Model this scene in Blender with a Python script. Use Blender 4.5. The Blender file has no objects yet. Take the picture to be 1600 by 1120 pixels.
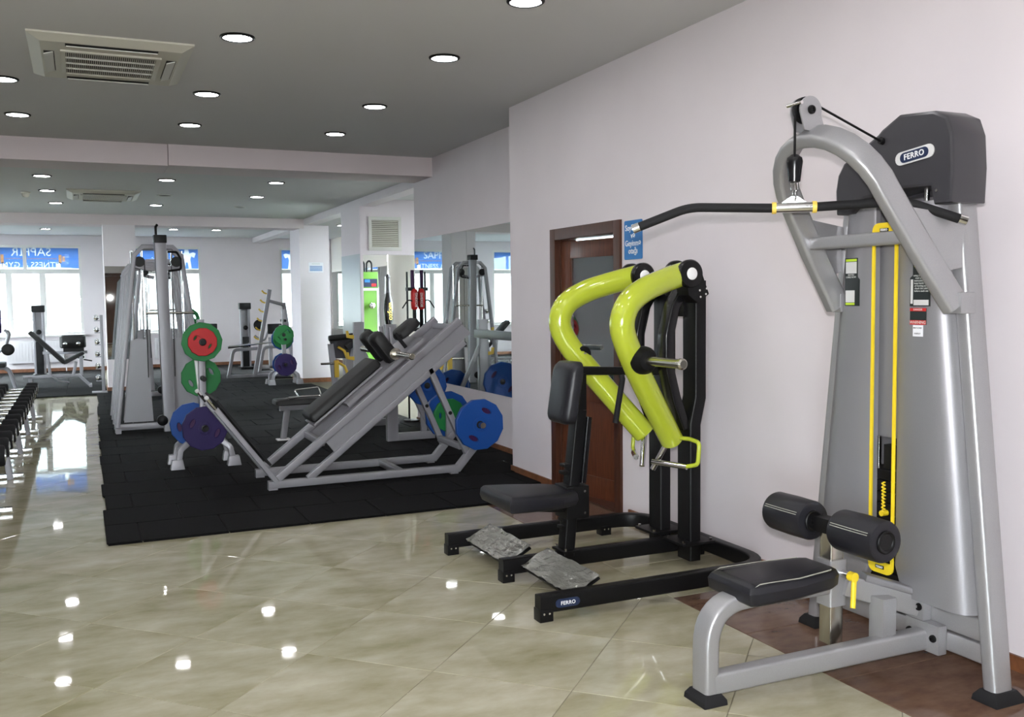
import bpy, bmesh, math, random
from math import sin, cos, pi, radians, sqrt
from mathutils import Vector, Matrix
random.seed(7)
S = bpy.context.scene
COL = S.collection
V = Vector

# ---------------------------------------------------------------- camera
F_PX, YAW, PITCH, ROLL, HCAM = 1489.0, .4243, -.0643, -.0112, 1.52
fw = V((sin(YAW)*cos(PITCH), cos(YAW)*cos(PITCH), sin(PITCH)))
r0 = V((cos(YAW), -sin(YAW), 0)); u0 = r0.cross(fw)
rt = r0*cos(ROLL)+u0*sin(ROLL); up = u0*cos(ROLL)-r0*sin(ROLL)
cd = bpy.data.cameras.new('camera'); cam = bpy.data.objects.new('camera', cd); COL.objects.link(cam)
cd.sensor_fit = 'HORIZONTAL'; cd.sensor_width = 36.0; cd.lens = 36.0*F_PX/1600.0
cd.clip_start = .05; cd.clip_end = 300
cam.matrix_world = Matrix(((rt.x, up.x, -fw.x, 0), (rt.y, up.y, -fw.y, 0), (rt.z, up.z, -fw.z, HCAM), (0, 0, 0, 1)))
S.camera = cam

# ---------------------------------------------------------------- world, lights, exposure
w = bpy.data.worlds.new('sky'); S.world = w; w.use_nodes = True
bg = w.node_tree.nodes['Background']
bg.inputs[0].default_value = (.88, .95, 1.0, 1); bg.inputs[1].default_value = 36.0
DOWNLIGHT_STRENGTH = 70.0
FLASH_W = 450.0
def flash():
    l = bpy.data.lights.new('camera_flash', 'SPOT'); l.spot_size = radians(118); l.spot_blend = .5; l.energy = FLASH_W; l.shadow_soft_size = .025
    l.color = (1, .955, .95)
    o = bpy.data.objects.new('camera_flash', l); COL.objects.link(o)
    o.location = V((0, 0, HCAM))+up*.13+fw*.02; o.rotation_euler = fw.to_track_quat('-Z', 'Y').to_euler()
flash()
vs = S.view_settings
vs.view_transform = 'Standard'; vs.look = 'None'; vs.gamma = 1.0; vs.exposure = 0.0
vs.use_curve_mapping = False

# ---------------------------------------------------------------- materials
MATS = {}
def mat(name, col, rough=.5, metal=0.0, spec=.5, bump=0, bscale=60, var=0, vscale=8, coat=0, col2=None, trans=0, bdist=.002, aniso=None, stretch=None):
    m = bpy.data.materials.new(name); m.use_nodes = True
    nt = m.node_tree; b = nt.nodes['Principled BSDF']
    b.inputs['Base Color'].default_value = (*col, 1); b.inputs['Roughness'].default_value = rough
    b.inputs['Metallic'].default_value = metal; b.inputs['Specular IOR Level'].default_value = spec
    if coat: b.inputs['Coat Weight'].default_value = coat; b.inputs['Coat Roughness'].default_value = .08
    if trans: b.inputs['Transmission Weight'].default_value = trans
    if var or bump:
        tc = nt.nodes.new('ShaderNodeTexCoord'); src = tc.outputs['Object']
        if stretch:
            mp = nt.nodes.new('ShaderNodeMapping'); mp.inputs['Scale'].default_value = stretch
            nt.links.new(src, mp.inputs['Vector']); src = mp.outputs['Vector']
    if var:
        n = nt.nodes.new('ShaderNodeTexNoise'); n.inputs['Scale'].default_value = vscale; n.inputs['Detail'].default_value = 6
        r = nt.nodes.new('ShaderNodeValToRGB')
        c2 = col2 or tuple(max(0, c*(1-var)) for c in col)
        r.color_ramp.elements[0].position = .32; r.color_ramp.elements[1].position = .68
        r.color_ramp.elements[0].color = (*c2, 1); r.color_ramp.elements[1].color = (*col, 1)
        nt.links.new(src, n.inputs['Vector']); nt.links.new(n.outputs['Fac'], r.inputs['Fac'])
        nt.links.new(r.outputs['Color'], b.inputs['Base Color'])
    if bump:
        n = nt.nodes.new('ShaderNodeTexNoise'); n.inputs['Scale'].default_value = bscale; n.inputs['Detail'].default_value = 3
        bp = nt.nodes.new('ShaderNodeBump'); bp.inputs['Strength'].default_value = bump; bp.inputs['Distance'].default_value = bdist
        nt.links.new(src, n.inputs['Vector']); nt.links.new(n.outputs['Fac'], bp.inputs['Height'])
        nt.links.new(bp.outputs['Normal'], b.inputs['Normal'])
    MATS[name] = m
    return m
def emis(name, col, s):
    m = bpy.data.materials.new(name); m.use_nodes = True; nt = m.node_tree
    b = nt.nodes['Principled BSDF']; b.inputs['Base Color'].default_value = (.8, .8, .8, 1)
    b.inputs['Emission Color'].default_value = (*col, 1); b.inputs['Emission Strength'].default_value = s
    MATS[name] = m
def translucent(name, col):
    m = bpy.data.materials.new(name); m.use_nodes = True; nt = m.node_tree
    nt.nodes.remove(nt.nodes['Principled BSDF'])
    t = nt.nodes.new('ShaderNodeBsdfTranslucent'); t.inputs['Color'].default_value = (*col, 1)
    nt.links.new(t.outputs[0], nt.nodes['Material Output'].inputs['Surface']); MATS[name] = m
def thin_glass(name, tint, gloss=.08):
    m = bpy.data.materials.new(name); m.use_nodes = True; nt = m.node_tree
    nt.nodes.remove(nt.nodes['Principled BSDF'])
    t = nt.nodes.new('ShaderNodeBsdfTransparent'); t.inputs['Color'].default_value = (*tint, 1)
    g = nt.nodes.new('ShaderNodeBsdfGlossy'); g.inputs['Roughness'].default_value = .02
    mx = nt.nodes.new('ShaderNodeMixShader'); mx.inputs[0].default_value = gloss
    nt.links.new(t.outputs[0], mx.inputs[1]); nt.links.new(g.outputs[0], mx.inputs[2])
    nt.links.new(mx.outputs[0], nt.nodes['Material Output'].inputs['Surface']); MATS[name] = m

mat('wall', (.695, .645, .672), .75, bump=.12, bscale=45, var=.04, vscale=2)
mat('wall_cream', (.86, .81, .74), .75, bump=.1, bscale=45)
mat('ceiling', (.58, .58, .58), .85)
mat('beam', (.64, .565, .575), .8)
mat('grout', (.16, .14, .09), .7)
mat('baseboard', (.20, .075, .03), .4, var=.4, vscale=20)
mat('wood', (.125, .036, .014), .35, var=.45, vscale=5, stretch=(14, 14, 1.2), coat=.3)
mat('wood_dark', (.075, .024, .011), .4, var=.4, vscale=5, stretch=(14, 14, 1.2))
mat('mirror', (.80, .85, .83), .01, metal=1)
mat('silver', (.36, .36, .372), .36, metal=.5, var=.10, vscale=420, coat=.15)
mat('silver_panel', (.265, .262, .28), .42, metal=.4, var=.10, vscale=420)
mat('silver_far', (.26, .255, .275), .4, metal=.3)
mat('chrome', (.80, .80, .80), .12, metal=1)
mat('steel', (.55, .53, .47), .22, metal=1)
mat('black_gloss', (.005, .005, .006), .22, spec=.4)
mat('black', (.005, .005, .0055), .4, spec=.22)
mat('black_rubber', (.010, .010, .011), .75, spec=.25)
mat('leather', (.010, .010, .0135), .40, spec=.38, bump=.25, bscale=900, bdist=.0004)
mat('leather_mid', (.014, .014, .014), .5, spec=.3, bump=.3, bscale=300, bdist=.0006)
mat('shroud', (.035, .034, .039), .32, spec=.5)
mat('thread', (.35, .35, .30), .8)
mat('yellow', (.80, .60, .02), .4)
mat('yellow_dull', (.55, .36, .03), .5)
mat('lime', (.43, .50, .035), .16, coat=.6)
mat('white', (.80, .80, .80), .5)
mat('white_paper', (.75, .76, .80), .8)
mat('ac_cream', (.54, .525, .45), .5)
mat('ac_white', (.58, .58, .54), .5)
mat('dark_slot', (.03, .028, .026), .7)
mat('red', (.55, .012, .012), .45)
mat('red_label', (.50, .02, .02), .5)
mat('green_plate', (.009, .15, .035), .48, spec=.3, bump=.1, bscale=200)
mat('red_plate', (.40, .012, .014), .48, spec=.3)
mat('blue_plate', (.004, .050, .235), .45, spec=.3, bump=.1, bscale=200)
mat('purple_plate', (.016, .007, .065), .5, spec=.25, bump=.1, bscale=200)
mat('plum', (.035, .006, .05), .5, spec=.3)
mat('sign_blue', (.012, .15, .42), .45)
mat('navy', (.01, .02, .06), .35)
mat('plate_grey', (.58, .58, .58), .35)
mat('label_green', (.42, .60, .03), .5)
mat('label_text', (.55, .57, .55), .6)
mat('label_dark', (.012, .018, .018), .5)
mat('gold', (.70, .50, .08), .5)
mat('banner_green', (.11, .29, .022), .5)
mat('pvc', (.66, .65, .63), .45)
mat('rubber_mat', (.0038, .0038, .0042), .85, spec=.14, bump=.5, bscale=260, var=.5, vscale=260, bdist=.003)
mat('radiator', (.62, .60, .62), .45)
mat('film', (.26, .26, .235), .09, metal=.4, spec=.8, bump=.9, bscale=34, bdist=.012, stretch=(1, .35, 1))
mat('mirror_grey', (.40, .43, .43), .32, metal=.3)
mat('foliage', (.07, .085, .08), .9, var=.7, vscale=1.6, col2=(.13, .145, .15))
thin_glass('glass', (.96, .98, .98), .06)
thin_glass('door_glass', (.10, .11, .11), .30)
translucent('film_blue', (.125, .20, .33)); translucent('film_white', (.38, .40, .42)); translucent('film_orange', (.30, .22, .15))
emis('lamp', (1, .98, 1.0), DOWNLIGHT_STRENGTH)

def tile_material(name, c1, c2, rough, scale):
    m = bpy.data.materials.new(name); m.use_nodes = True; nt = m.node_tree; b = nt.nodes['Principled BSDF']
    tc = nt.nodes.new('ShaderNodeTexCoord'); oi = nt.nodes.new('ShaderNodeObjectInfo')
    ad = nt.nodes.new('ShaderNodeVectorMath'); ad.operation = 'MULTIPLY_ADD'
    ad.inputs[1].default_value = (1, 1, 1)
    cm = nt.nodes.new('ShaderNodeCombineXYZ'); mu = nt.nodes.new('ShaderNodeMath'); mu.operation = 'MULTIPLY'; mu.inputs[1].default_value = 37
    nt.links.new(oi.outputs['Random'], mu.inputs[0]); nt.links.new(mu.outputs[0], cm.inputs[0]); nt.links.new(mu.outputs[0], cm.inputs[2])
    nt.links.new(tc.outputs['Object'], ad.inputs[0]); nt.links.new(cm.outputs[0], ad.inputs[2])
    mp = nt.nodes.new('ShaderNodeMapping'); mp.inputs['Rotation'].default_value = (0, 0, radians(18)); mp.inputs['Scale'].default_value = (1.3, 2.5, 1)
    nt.links.new(ad.outputs[0], mp.inputs[0])
    n = nt.nodes.new('ShaderNodeTexNoise'); n.inputs['Scale'].default_value = scale; n.inputs['Detail'].default_value = 7; n.inputs['Roughness'].default_value = .62
    nt.links.new(mp.outputs[0], n.inputs['Vector'])
    r = nt.nodes.new('ShaderNodeValToRGB'); r.color_ramp.elements[0].position = .30; r.color_ramp.elements[1].position = .72
    r.color_ramp.elements[0].color = (*c1, 1); r.color_ramp.elements[1].color = (*c2, 1)
    nt.links.new(n.outputs['Fac'], r.inputs['Fac']); nt.links.new(r.outputs['Color'], b.inputs['Base Color'])
    b.inputs['Roughness'].default_value = rough; b.inputs['Specular IOR Level'].default_value = .36
    n2 = nt.nodes.new('ShaderNodeTexNoise'); n2.inputs['Scale'].default_value = 9; n2.inputs['Detail'].default_value = 1
    bp = nt.nodes.new('ShaderNodeBump'); bp.inputs['Strength'].default_value = .07; bp.inputs['Distance'].default_value = .003
    nt.links.new(tc.outputs['Object'], n2.inputs['Vector']); nt.links.new(n2.outputs['Fac'], bp.inputs['Height']); nt.links.new(bp.outputs['Normal'], b.inputs['Normal'])
    MATS[name] = m
tile_material('tile_beige', (.262, .242, .142), (.475, .448, .35), .034, 1.7)
tile_material('tile_brown', (.095, .052, .034), (.18, .112, .078), .06, 5)

# ---------------------------------------------------------------- mesh helpers
def rr(w, h, r=.008, n=3):
    r = min(r, w/2-1e-4, h/2-1e-4); out = []
    for cx, cy, a0 in ((w/2-r, h/2-r, 0), (-w/2+r, h/2-r, 90), (-w/2+r, -h/2+r, 180), (w/2-r, -h/2+r, 270)):
        for i in range(n+1):
            a = radians(a0+90*i/n); out.append((cx+r*cos(a), cy+r*sin(a)))
    return out
def circ(r, n=16): return [(r*cos(2*pi*i/n), r*sin(2*pi*i/n)) for i in range(n)]
def fillet(pts, r, n=6):
    pts = [V(p) for p in pts]; out = [pts[0]]
    for i in range(1, len(pts)-1):
        a = pts[i-1]-pts[i]; b = pts[i+1]-pts[i]; la, lb = a.length, b.length; a.normalize(); b.normalize()
        rad = r[i-1] if isinstance(r, (list, tuple)) else r
        ang = a.angle(b)
        d = min(rad/math.tan(ang/2), la*.48, lb*.48)
        p0 = pts[i]+a*d; p1 = pts[i]+b*d
        for k in range(n+1):
            t = k/n; out.append(p0*(1-t)**2+pts[i]*2*t*(1-t)+p1*t*t)
    out.append(pts[-1]); return out
class M:
    def __init__(s): s.v = []; s.f = []
    def add(s, vs, fs):
        o = len(s.v); s.v += [V(x) for x in vs]; s.f += [tuple(i+o for i in f) for f in fs]; return s
    def box(s, x0, x1, y0, y1, z0, z1):
        if x0 > x1: x0, x1 = x1, x0
        if y0 > y1: y0, y1 = y1, y0
        if z0 > z1: z0, z1 = z1, z0
        return s.add([(x0, y0, z0), (x1, y0, z0), (x1, y1, z0), (x0, y1, z0), (x0, y0, z1), (x1, y0, z1), (x1, y1, z1), (x0, y1, z1)],
                     [(0, 3, 2, 1), (4, 5, 6, 7), (0, 1, 5, 4), (1, 2, 6, 5), (2, 3, 7, 6), (3, 0, 4, 7)])
    def sweep(s, pts, prof, up=None, caps=True):
        pts = [V(p) for p in pts]; n = len(prof); T = [(pts[i+1]-pts[i]).normalized() for i in range(len(pts)-1)]
        t = T[0]
        if up is None:
            up_ = V((0, 0, 1)) if abs(t.z) < .9 else V((1, 0, 0))
        else: up_ = V(up)
        rings = []
        sd = t.cross(up_).normalized(); bn = sd.cross(t)
        for i, p in enumerate(pts):
            if i == 0: tp = T[0]; m = T[0]
            elif i == len(pts)-1: tp = T[-1]; m = T[-1]
            else: tp = T[i-1]; m = (T[i-1]+T[i]).normalized()
            if i > 0 and i < len(pts):
                # frame of the segment arriving here
                if up is not None: sd = tp.cross(V(up)).normalized(); bn = sd.cross(tp)
                else: sd = (sd-tp*sd.dot(tp)).normalized(); bn = sd.cross(tp)
            ring = []
            for a, b in prof:
                o = sd*a+bn*b
                o = o-tp*(o.dot(m)/max(.2, tp.dot(m)))
                ring.append(p+o)
            rings.append(ring)
        vs = [x for r in rings for x in r]; fs = []
        for i in range(len(pts)-1):
            for j in range(n):
                k = (j+1) % n; fs.append((i*n+j, i*n+k, (i+1)*n+k, (i+1)*n+j))
        if caps: fs.append(tuple(range(n))[::-1]); fs.append(tuple((len(pts)-1)*n+j for j in range(n)))
        return s.add(vs, fs)
    def beam(s, p0, p1, w, h, up=(0, 0, 1), r=.006): return s.sweep([p0, p1], rr(w, h, r), up)
    def tube(s, pts, r, seg=14, caps=True): return s.sweep(pts, circ(r, seg), None, caps)
    def cyl(s, p0, p1, r, r2=None, seg=20):
        p0 = V(p0); p1 = V(p1); t = (p1-p0).normalized(); u = t.orthogonal().normalized(); q = t.cross(u); r2 = r if r2 is None else r2
        vs = [p0+(u*cos(2*pi*i/seg)+q*sin(2*pi*i/seg))*r for i in range(seg)]+[p1+(u*cos(2*pi*i/seg)+q*sin(2*pi*i/seg))*r2 for i in range(seg)]
        fs = [(i, (i+1) % seg, seg+(i+1) % seg, seg+i) for i in range(seg)]+[tuple(range(seg))[::-1], tuple(range(seg, 2*seg))]
        return s.add(vs, fs)
    def lathe(s, p0, axis, prof, seg=24):
        p0 = V(p0); t = V(axis).normalized(); u = t.orthogonal().normalized(); q = t.cross(u); n = seg; vs = []; fs = []
        for r, h in prof: vs += [p0+t*h+(u*cos(2*pi*i/n)+q*sin(2*pi*i/n))*max(r, 1e-4) for i in range(n)]
        for k in range(len(prof)-1):
            for i in range(n): fs.append((k*n+i, k*n+(i+1) % n, (k+1)*n+(i+1) % n, (k+1)*n+i))
        fs.append(tuple(range(n))[::-1]); fs.append(tuple((len(prof)-1)*n+i for i in range(n)))
        return s.add(vs, fs)
    def loft(s, rings, caps=True):
        n = len(rings[0]); vs = [x for r in rings for x in r]; fs = []
        for i in range(len(rings)-1):
            for j in range(n): k = (j+1) % n; fs.append((i*n+j, i*n+k, (i+1)*n+k, (i+1)*n+j))
        if caps: fs.append(tuple(range(n))[::-1]); fs.append(tuple((len(rings)-1)*n+j for j in range(n)))
        return s.add(vs, fs)
    def prism(s, poly, o, u, v, d):
        o = V(o); u = V(u); v = V(v); d = V(d)
        a = [o+u*x+v*y for x, y in poly]; n = len(a)
        fs = [tuple(range(n))[::-1], tuple(range(n, 2*n))]+[(i, (i+1) % n, n+(i+1) % n, n+i) for i in range(n)]
        return s.add(a+[p+d for p in a], fs)
ORG = {}
def finish(me, sm):
    if sm:
        me.polygons.foreach_set('use_smooth', [True]*len(me.polygons)); me.set_sharp_from_angle(angle=radians(sm))
def part(name, m, material, parent=None, bevel=0, smooth=35, seg=2, label=None, sub=0):
    org = V((0, 0, 0))
    if parent is not None: org = ORG.get(parent.name, V((0, 0, 0)))
    if isinstance(m, bpy.types.Mesh): me = m; me.transform(Matrix.Translation(-org))
    else:
        me = bpy.data.meshes.new(name); me.from_pydata([tuple(p-org) for p in m.v], [], m.f)
    bm = bmesh.new(); bm.from_mesh(me)
    bmesh.ops.recalc_face_normals(bm, faces=bm.faces)
    if bevel:
        es = [e for e in bm.edges if len(e.link_faces) == 2 and e.calc_face_angle(0) > radians(28)]
        bmesh.ops.bevel(bm, geom=es, offset=bevel, segments=seg, profile=.7, affect='EDGES', clamp_overlap=True)
    bm.to_mesh(me); bm.free()
    finish(me, smooth)
    me.materials.clear(); me.materials.append(MATS[material])
    o = bpy.data.objects.new(name, me); COL.objects.link(o)
    if parent is not None: o.parent = parent
    ORG[o.name] = org
    if label: o['label'] = label
    return o
def thing(name, label, cat, loc=(0, 0, 0), group=None):
    o = bpy.data.objects.new(name, None); COL.objects.link(o); o.location = loc; o.empty_display_size = .1
    o['label'] = label; o['category'] = cat
    if group: o['group'] = group
    ORG[o.name] = V(loc); return o
def tag(o, label, cat, group=None):
    o['label'] = label; o['category'] = cat
    if group: o['group'] = group
    return o
def structure(name, m, material, parent=None, **k):
    o = part(name, m, material, parent, **k)
    if parent is None: o['kind'] = 'structure'
    return o
def kids(o): return [c for c in list(o.children)]
def dup(root, loc, label, rotz=0, group=None, parent=None):
    c = root.copy(); COL.objects.link(c)
    if parent is None: c.location = loc; c.rotation_euler = (0, 0, rotz)
    else: c.parent = parent
    if label: c['label'] = label
    if group: c['group'] = group
    for ch in kids(root): dup(ch, None, None, parent=c)
    return c
def curve_mesh(splines, ext, bev=0, mtx=None):
    cu = bpy.data.curves.new('tmp', 'CURVE'); cu.dimensions = '2D'; cu.fill_mode = 'BOTH'; cu.extrude = ext; cu.bevel_depth = bev; cu.bevel_resolution = 1
    for sp in splines:
        s = cu.splines.new('POLY'); s.points.add(len(sp)-1); s.use_cyclic_u = True
        for p, (x, y) in zip(s.points, sp): p.co = (x, y, 0, 1)
    return _conv(cu, mtx)
def _conv(cu, mtx):
    o = bpy.data.objects.new('tmp', cu); COL.objects.link(o)
    dg = bpy.context.evaluated_depsgraph_get(); me = bpy.data.meshes.new_from_object(o.evaluated_get(dg))
    bpy.data.objects.remove(o); bpy.data.curves.remove(cu)
    if mtx: me.transform(mtx)
    return me
def text_mesh(txt, size, ext, mtx, align='CENTER', bold=.0, spacing=1.0):
    cu = bpy.data.curves.new('txt', 'FONT'); cu.body = txt; cu.size = size; cu.extrude = ext; cu.align_x = align; cu.align_y = 'CENTER'; cu.offset = bold
    cu.resolution_u = 3; cu.space_character = spacing; cu.space_line = .95
    return _conv(cu, mtx)
def frame(o, x, y):
    """matrix with local x,y axes given, origin o"""
    x = V(x).normalized(); z = x.cross(V(y)).normalized(); y = z.cross(x)
    o = V(o); return Matrix(((x.x, y.x, z.x, o.x), (x.y, y.y, z.y, o.y), (x.z, y.z, z.z, o.z), (0, 0, 0, 1)))
def stadium(w, h, n=8):
    r = h/2; return [(w/2-r+r*cos(radians(-90+180*i/n)), r*sin(radians(-90+180*i/n))) for i in range(n+1)]+[(-w/2+r+r*cos(radians(90+180*i/n)), r*sin(radians(90+180*i/n))) for i in range(n+1)]
def oval(cx, cy, a, b, rot=0, n=14):
    return [(cx+a*cos(2*pi*i/n)*cos(rot)-b*sin(2*pi*i/n)*sin(rot), cy+a*cos(2*pi*i/n)*sin(rot)+b*sin(2*pi*i/n)*cos(rot)) for i in range(n)]
# ================================================================ SETTING
XW, XM, ZC, ZF, YF = 3.38, 3.74, 3.124, 2.97, 23.0     # right wall, mirror wall, near / far ceiling, far wall
def holes_y(y0, y1, x0, x1, z0, z1, hs):
    """wall in an x-z plane between y0,y1 with holes (xa,xb,za,zb) sorted in x"""
    m = M(); x = x0
    for xa, xb, za, zb in hs:
        if xa > x: m.box(x, xa, y0, y1, z0, z1)
        m.box(xa, xb, y0, y1, z0, za)
        if zb < z1: m.box(xa, xb, y0, y1, zb, z1)
        x = xb
    m.box(x, x1, y0, y1, z0, z1); return m
# right wall with the doorway
D0, D1, DZ = 5.64, 6.70, 2.04
m = M(); m.box(XW, XW+.15, -3, D0, 0, ZC).box(XW, XW+.15, D1, 7.36, 0, ZC).box(XW, XW+.15, D0, D1, DZ, ZC).box(XW, XM+.15, 7.36, 7.49, 0, ZC)
structure('wall_right', m, 'wall')
structure('wall_mirror', M().box(XM, XM+.15, 7.49, 11.12, 0, ZC), 'wall')
BWINS = [(-4.0, -1.2, .5, 2.8)]
structure('wall_back', holes_y(-3.3, -3, -4.2, XW+.15, 0, ZC, BWINS), 'wall')
db_ = structure('door_2', M().box(-.55, -.45, -3.02, -2.97, 0, 2.55).box(1.25, 1.35, -3.02, -2.97, 0, 2.55).box(-.45, 1.25, -3.02, -2.97, 2.45, 2.55), 'wood_dark')
for x_ in (-.44, .41): part('leaf', M().box(x_, x_+.83, -2.998, -2.965, .01, 2.44), 'wood_dark', db_, bevel=.01)
part('handle', M().cyl((.36, -2.93, .95), (.36, -2.93, 1.25), .015), 'chrome', db_)
XL = -4.2
LW = [(15.2, 17.0, .6, 2.8), (18.2, 21.6, .6, 2.8)]  # unseen windows, added to bring daylight to the far section
m = M(); y_ = -3
for ya, yb, za, zb in LW:
    m.box(XL-.3, XL, y_, ya, 0, ZC).box(XL-.3, XL, ya, yb, 0, za).box(XL-.3, XL, ya, yb, zb, ZC); y_ = yb
m.box(XL-.3, XL, y_, YF+.3, 0, ZC)
structure('wall_left', m, 'wall')
structure('wall_bay_near', M().box(XM+.15, 5.75, 10.97, 11.12, 0, ZC), 'wall')
RW = [(11.8, 12.7, .6, 2.8), (14.1, 16.2, .6, 2.8)]
m = M(); y_ = 11.12
for ya, yb, za, zb in RW:
    m.box(5.6, 5.9, y_, ya, 0, ZF).box(5.6, 5.9, ya, yb, 0, za).box(5.6, 5.9, ya, yb, zb, ZF); y_ = yb
m.box(5.6, 5.9, y_, YF+.3, 0, ZF)
structure('wall_bay_right', m, 'wall_cream')
# changing room behind the door
m = M(); m.box(4.6, 4.7, 4.4, 7.36, 0, 2.6).box(XW+.15, 4.7, 4.3, 4.4, 0, 2.6).box(XW+.15, 4.7, 4.4, 7.36, 2.6, 2.7)
structure('wall_changing_room', m, 'wall')
WINS = [(-4.0, -2.4, .82, 2.75), (-1.9, .06, .82, 2.75), (1.05, 2.57, .82, 2.75), (4.36, 5.48, .82, 2.75)]  # first window lies out of frame, added for daylight
structure('wall_far', holes_y(YF, YF+.3, -4.2, 5.75, 0, ZC, WINS), 'wall')
structure('ceiling', M().box(-5.15, XM+.15, -3.15, 10.6, ZC, ZC+.1), 'ceiling')
structure('ceiling_far', M().box(-5.15, 5.75, 10.6, YF+.3, ZF+.16, ZF+.26).box(-5.0, XM, 11.1, YF, ZF, ZF+.16).box(XM, 5.6, 11.12, YF, ZF, ZF+.16), 'ceiling')
structure('trim_beam_near', M().box(.88, XM, 10.45, 11.1, 2.91, ZC+.02), 'beam')
structure('trim_beam_near_left', M().box(-5, .875, 10.46, 11.1, 2.905, ZC+.02), 'beam')
structure('trim_beam_far', M().box(-5, XM, 17.36, 17.9, 2.80, ZF), 'beam')
structure('trim_header', M().box(XM, XM+.21, 11.12, YF, 2.86, ZF), 'wall')
structure('trim_lintel', M().box(XM+.21, 5.6, 13.6, 13.75, 2.165, ZF).box(XM+.04, XM+.21, 13.6, 13.75, 2.165, 2.86), 'wall')
structure('wall_column_bay', M().box(XM, XM+.04, 13.6, 14.68, 0, 2.86), 'wall')
structure('wall_column_notice', M().box(3.66, 4.2, 17.4, 18.25, 0, 2.86), 'wall')
structure('wall_column_mirror', M().box(.385, .89, 17.36, 17.88, 0, 2.80), 'wall')
# baseboards
bb = .062
structure('baseboard_right', M().box(XW-.014, XW, -3, D0-.09, 0, bb).box(XW-.014, XW, D1+.0, 7.49, 0, bb).box(XW-.014, XM-.014, 7.49, 7.504, 0, bb), 'baseboard')
structure('baseboard_mirror', M().box(XM-.014, XM, 7.504, 11.12, 0, bb), 'baseboard')
structure('baseboard_far', M().box(-5, 5.6, YF-.014, YF, 0, .09), 'baseboard')
structure('baseboard_column_notice', M().box(3.646, 4.214, 17.386, 17.4, 0, .08).box(3.646, 3.66, 17.4, 18.25, 0, .08), 'baseboard')
structure('baseboard_column_mirror', M().box(.371, .904, 17.346, 17.36, 0, .08).box(.371, .385, 17.36, 17.88, 0, .08), 'baseboard')
structure('baseboard_bay', M().box(5.586, 5.6, 11.12, YF-.02, 0, .08), 'baseboard')
structure('baseboard_column_bay', M().box(XM-.014, XM, 13.6, 14.68, 0, .08), 'baseboard')

# ---------------------------------------------------------------- floor and tiles
floor = structure('floor', M().box(-5.15, 5.75, -3.15, YF+.3, -.12, -.003), 'grout')
def clip(poly, f):
    out = []
    for i in range(len(poly)):
        a, b = poly[i-1], poly[i]; fa, fb = f(a), f(b)
        if (fa >= 0) != (fb >= 0): t = fa/(fa-fb); out.append((a[0]+(b[0]-a[0])*t, a[1]+(b[1]-a[1])*t))
        if fb >= 0: out.append(b)
    return out
XB = 2.67
s = .42; gx, gy = -.004, 4.024; g = .0034
def shrink(poly, d):
    cx = sum(p[0] for p in poly)/len(poly); cy = sum(p[1] for p in poly)/len(poly)
    return poly
tilemesh = None
rest = M()
def tile_obj(poly, material, name):
    cx = sum(p[0] for p in poly)/len(poly); cy = sum(p[1] for p in poly)/len(poly)
    me = bpy.data.meshes.new(name); n = len(poly)
    top = [(x-cx, y-cy) for x, y in poly]
    b_ = .0016
    def inset(p):
        l = sqrt(p[0]**2+p[1]**2); k = (l-b_*1.4)/l; return (p[0]*k, p[1]*k)
    vs = [(x, y, -.003) for x, y in top]+[(x, y, -b_*.6) for x, y in top]+[(*inset(p), 0) for p in top]
    fs = [tuple(range(2*n, 3*n))]
    for r_ in (0, n):
        for i in range(n): fs.append((r_+i, r_+(i+1) % n, r_+n+(i+1) % n, r_+n+i))
    me.from_pydata(vs, [], fs); me.materials.append(MATS[material])
    o = bpy.data.objects.new(name, me); COL.objects.link(o); o.location = (cx, cy, 0); o.parent = floor
    return o
full = None; cnt = 0
for i in range(-24, 40):
    for j in range(-40, 24):
        cx = gx+(i-j)*s; cy = gy+(i+j)*s+s
        h = s-g*1.414/2
        poly = [(cx, cy-h), (cx+h, cy), (cx, cy+h), (cx-h, cy)]
        poly = clip(poly, lambda p: XB-g-p[0]); 
        if len(poly) < 3: continue
        if cy+s < -2.9 or cy-s > 16.9 or cx+s < -4.9 or cx-s > XB: continue
        if cx-s > .16 and cy-s > 6.45: continue            # wholly under the rubber mat
        a = abs(sum(poly[k-1][0]*poly[k][1]-poly[k][0]*poly[k-1][1] for k in range(len(poly))))/2
        if a < .002: continue
        vis = cy > 1.4 and cx > -1.9+(-.0)*cy and cx < XB and cy < 17
        if not vis:
            n = len(poly); rest.add([(x, y, 0) for x, y in poly], [tuple(range(n))]); continue
        if len(poly) == 4 and cx+s < XB-g:
            if full is None: full = tile_obj(poly, 'tile_beige', 'floor_tile').data; 
            else:
                o = bpy.data.objects.new('floor_tile', full); COL.objects.link(o); o.location = (cx, cy, 0); o.parent = floor
        else: tile_obj(poly, 'tile_beige', 'floor_tile')
        cnt += 1
rt_ = part('floor_tiles_out_of_view', rest, 'tile_beige', floor, smooth=0); rt_['kind'] = 'stuff'
def rect(x0, x1, y0, y1): return [(x0+g/2, y0+g/2), (x1-g/2, y0+g/2), (x1-g/2, y1-g/2), (x0+g/2, y1-g/2)]
for y0, y1, mt in ((-2.95, .45, 'tile_beige'), (.45, 2.24, 'tile_beige'), (2.24, 3.97, 'tile_brown'), (3.97, 5.70, 'tile_beige'), (5.70, 7.36, 'tile_brown')):
    n = 3
    for k in range(n):
        a = y0+(y1-y0)*k/n; b = y0+(y1-y0)*(k+1)/n
        tile_obj(rect(XB, XW-.005, a, b), mt, 'border_tile')
for k in range(2): tile_obj(rect(XW+.001, XW+.6, 5.66+k*.52, 5.66+(k+1)*.52), 'tile_beige', 'border_tile')

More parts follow.
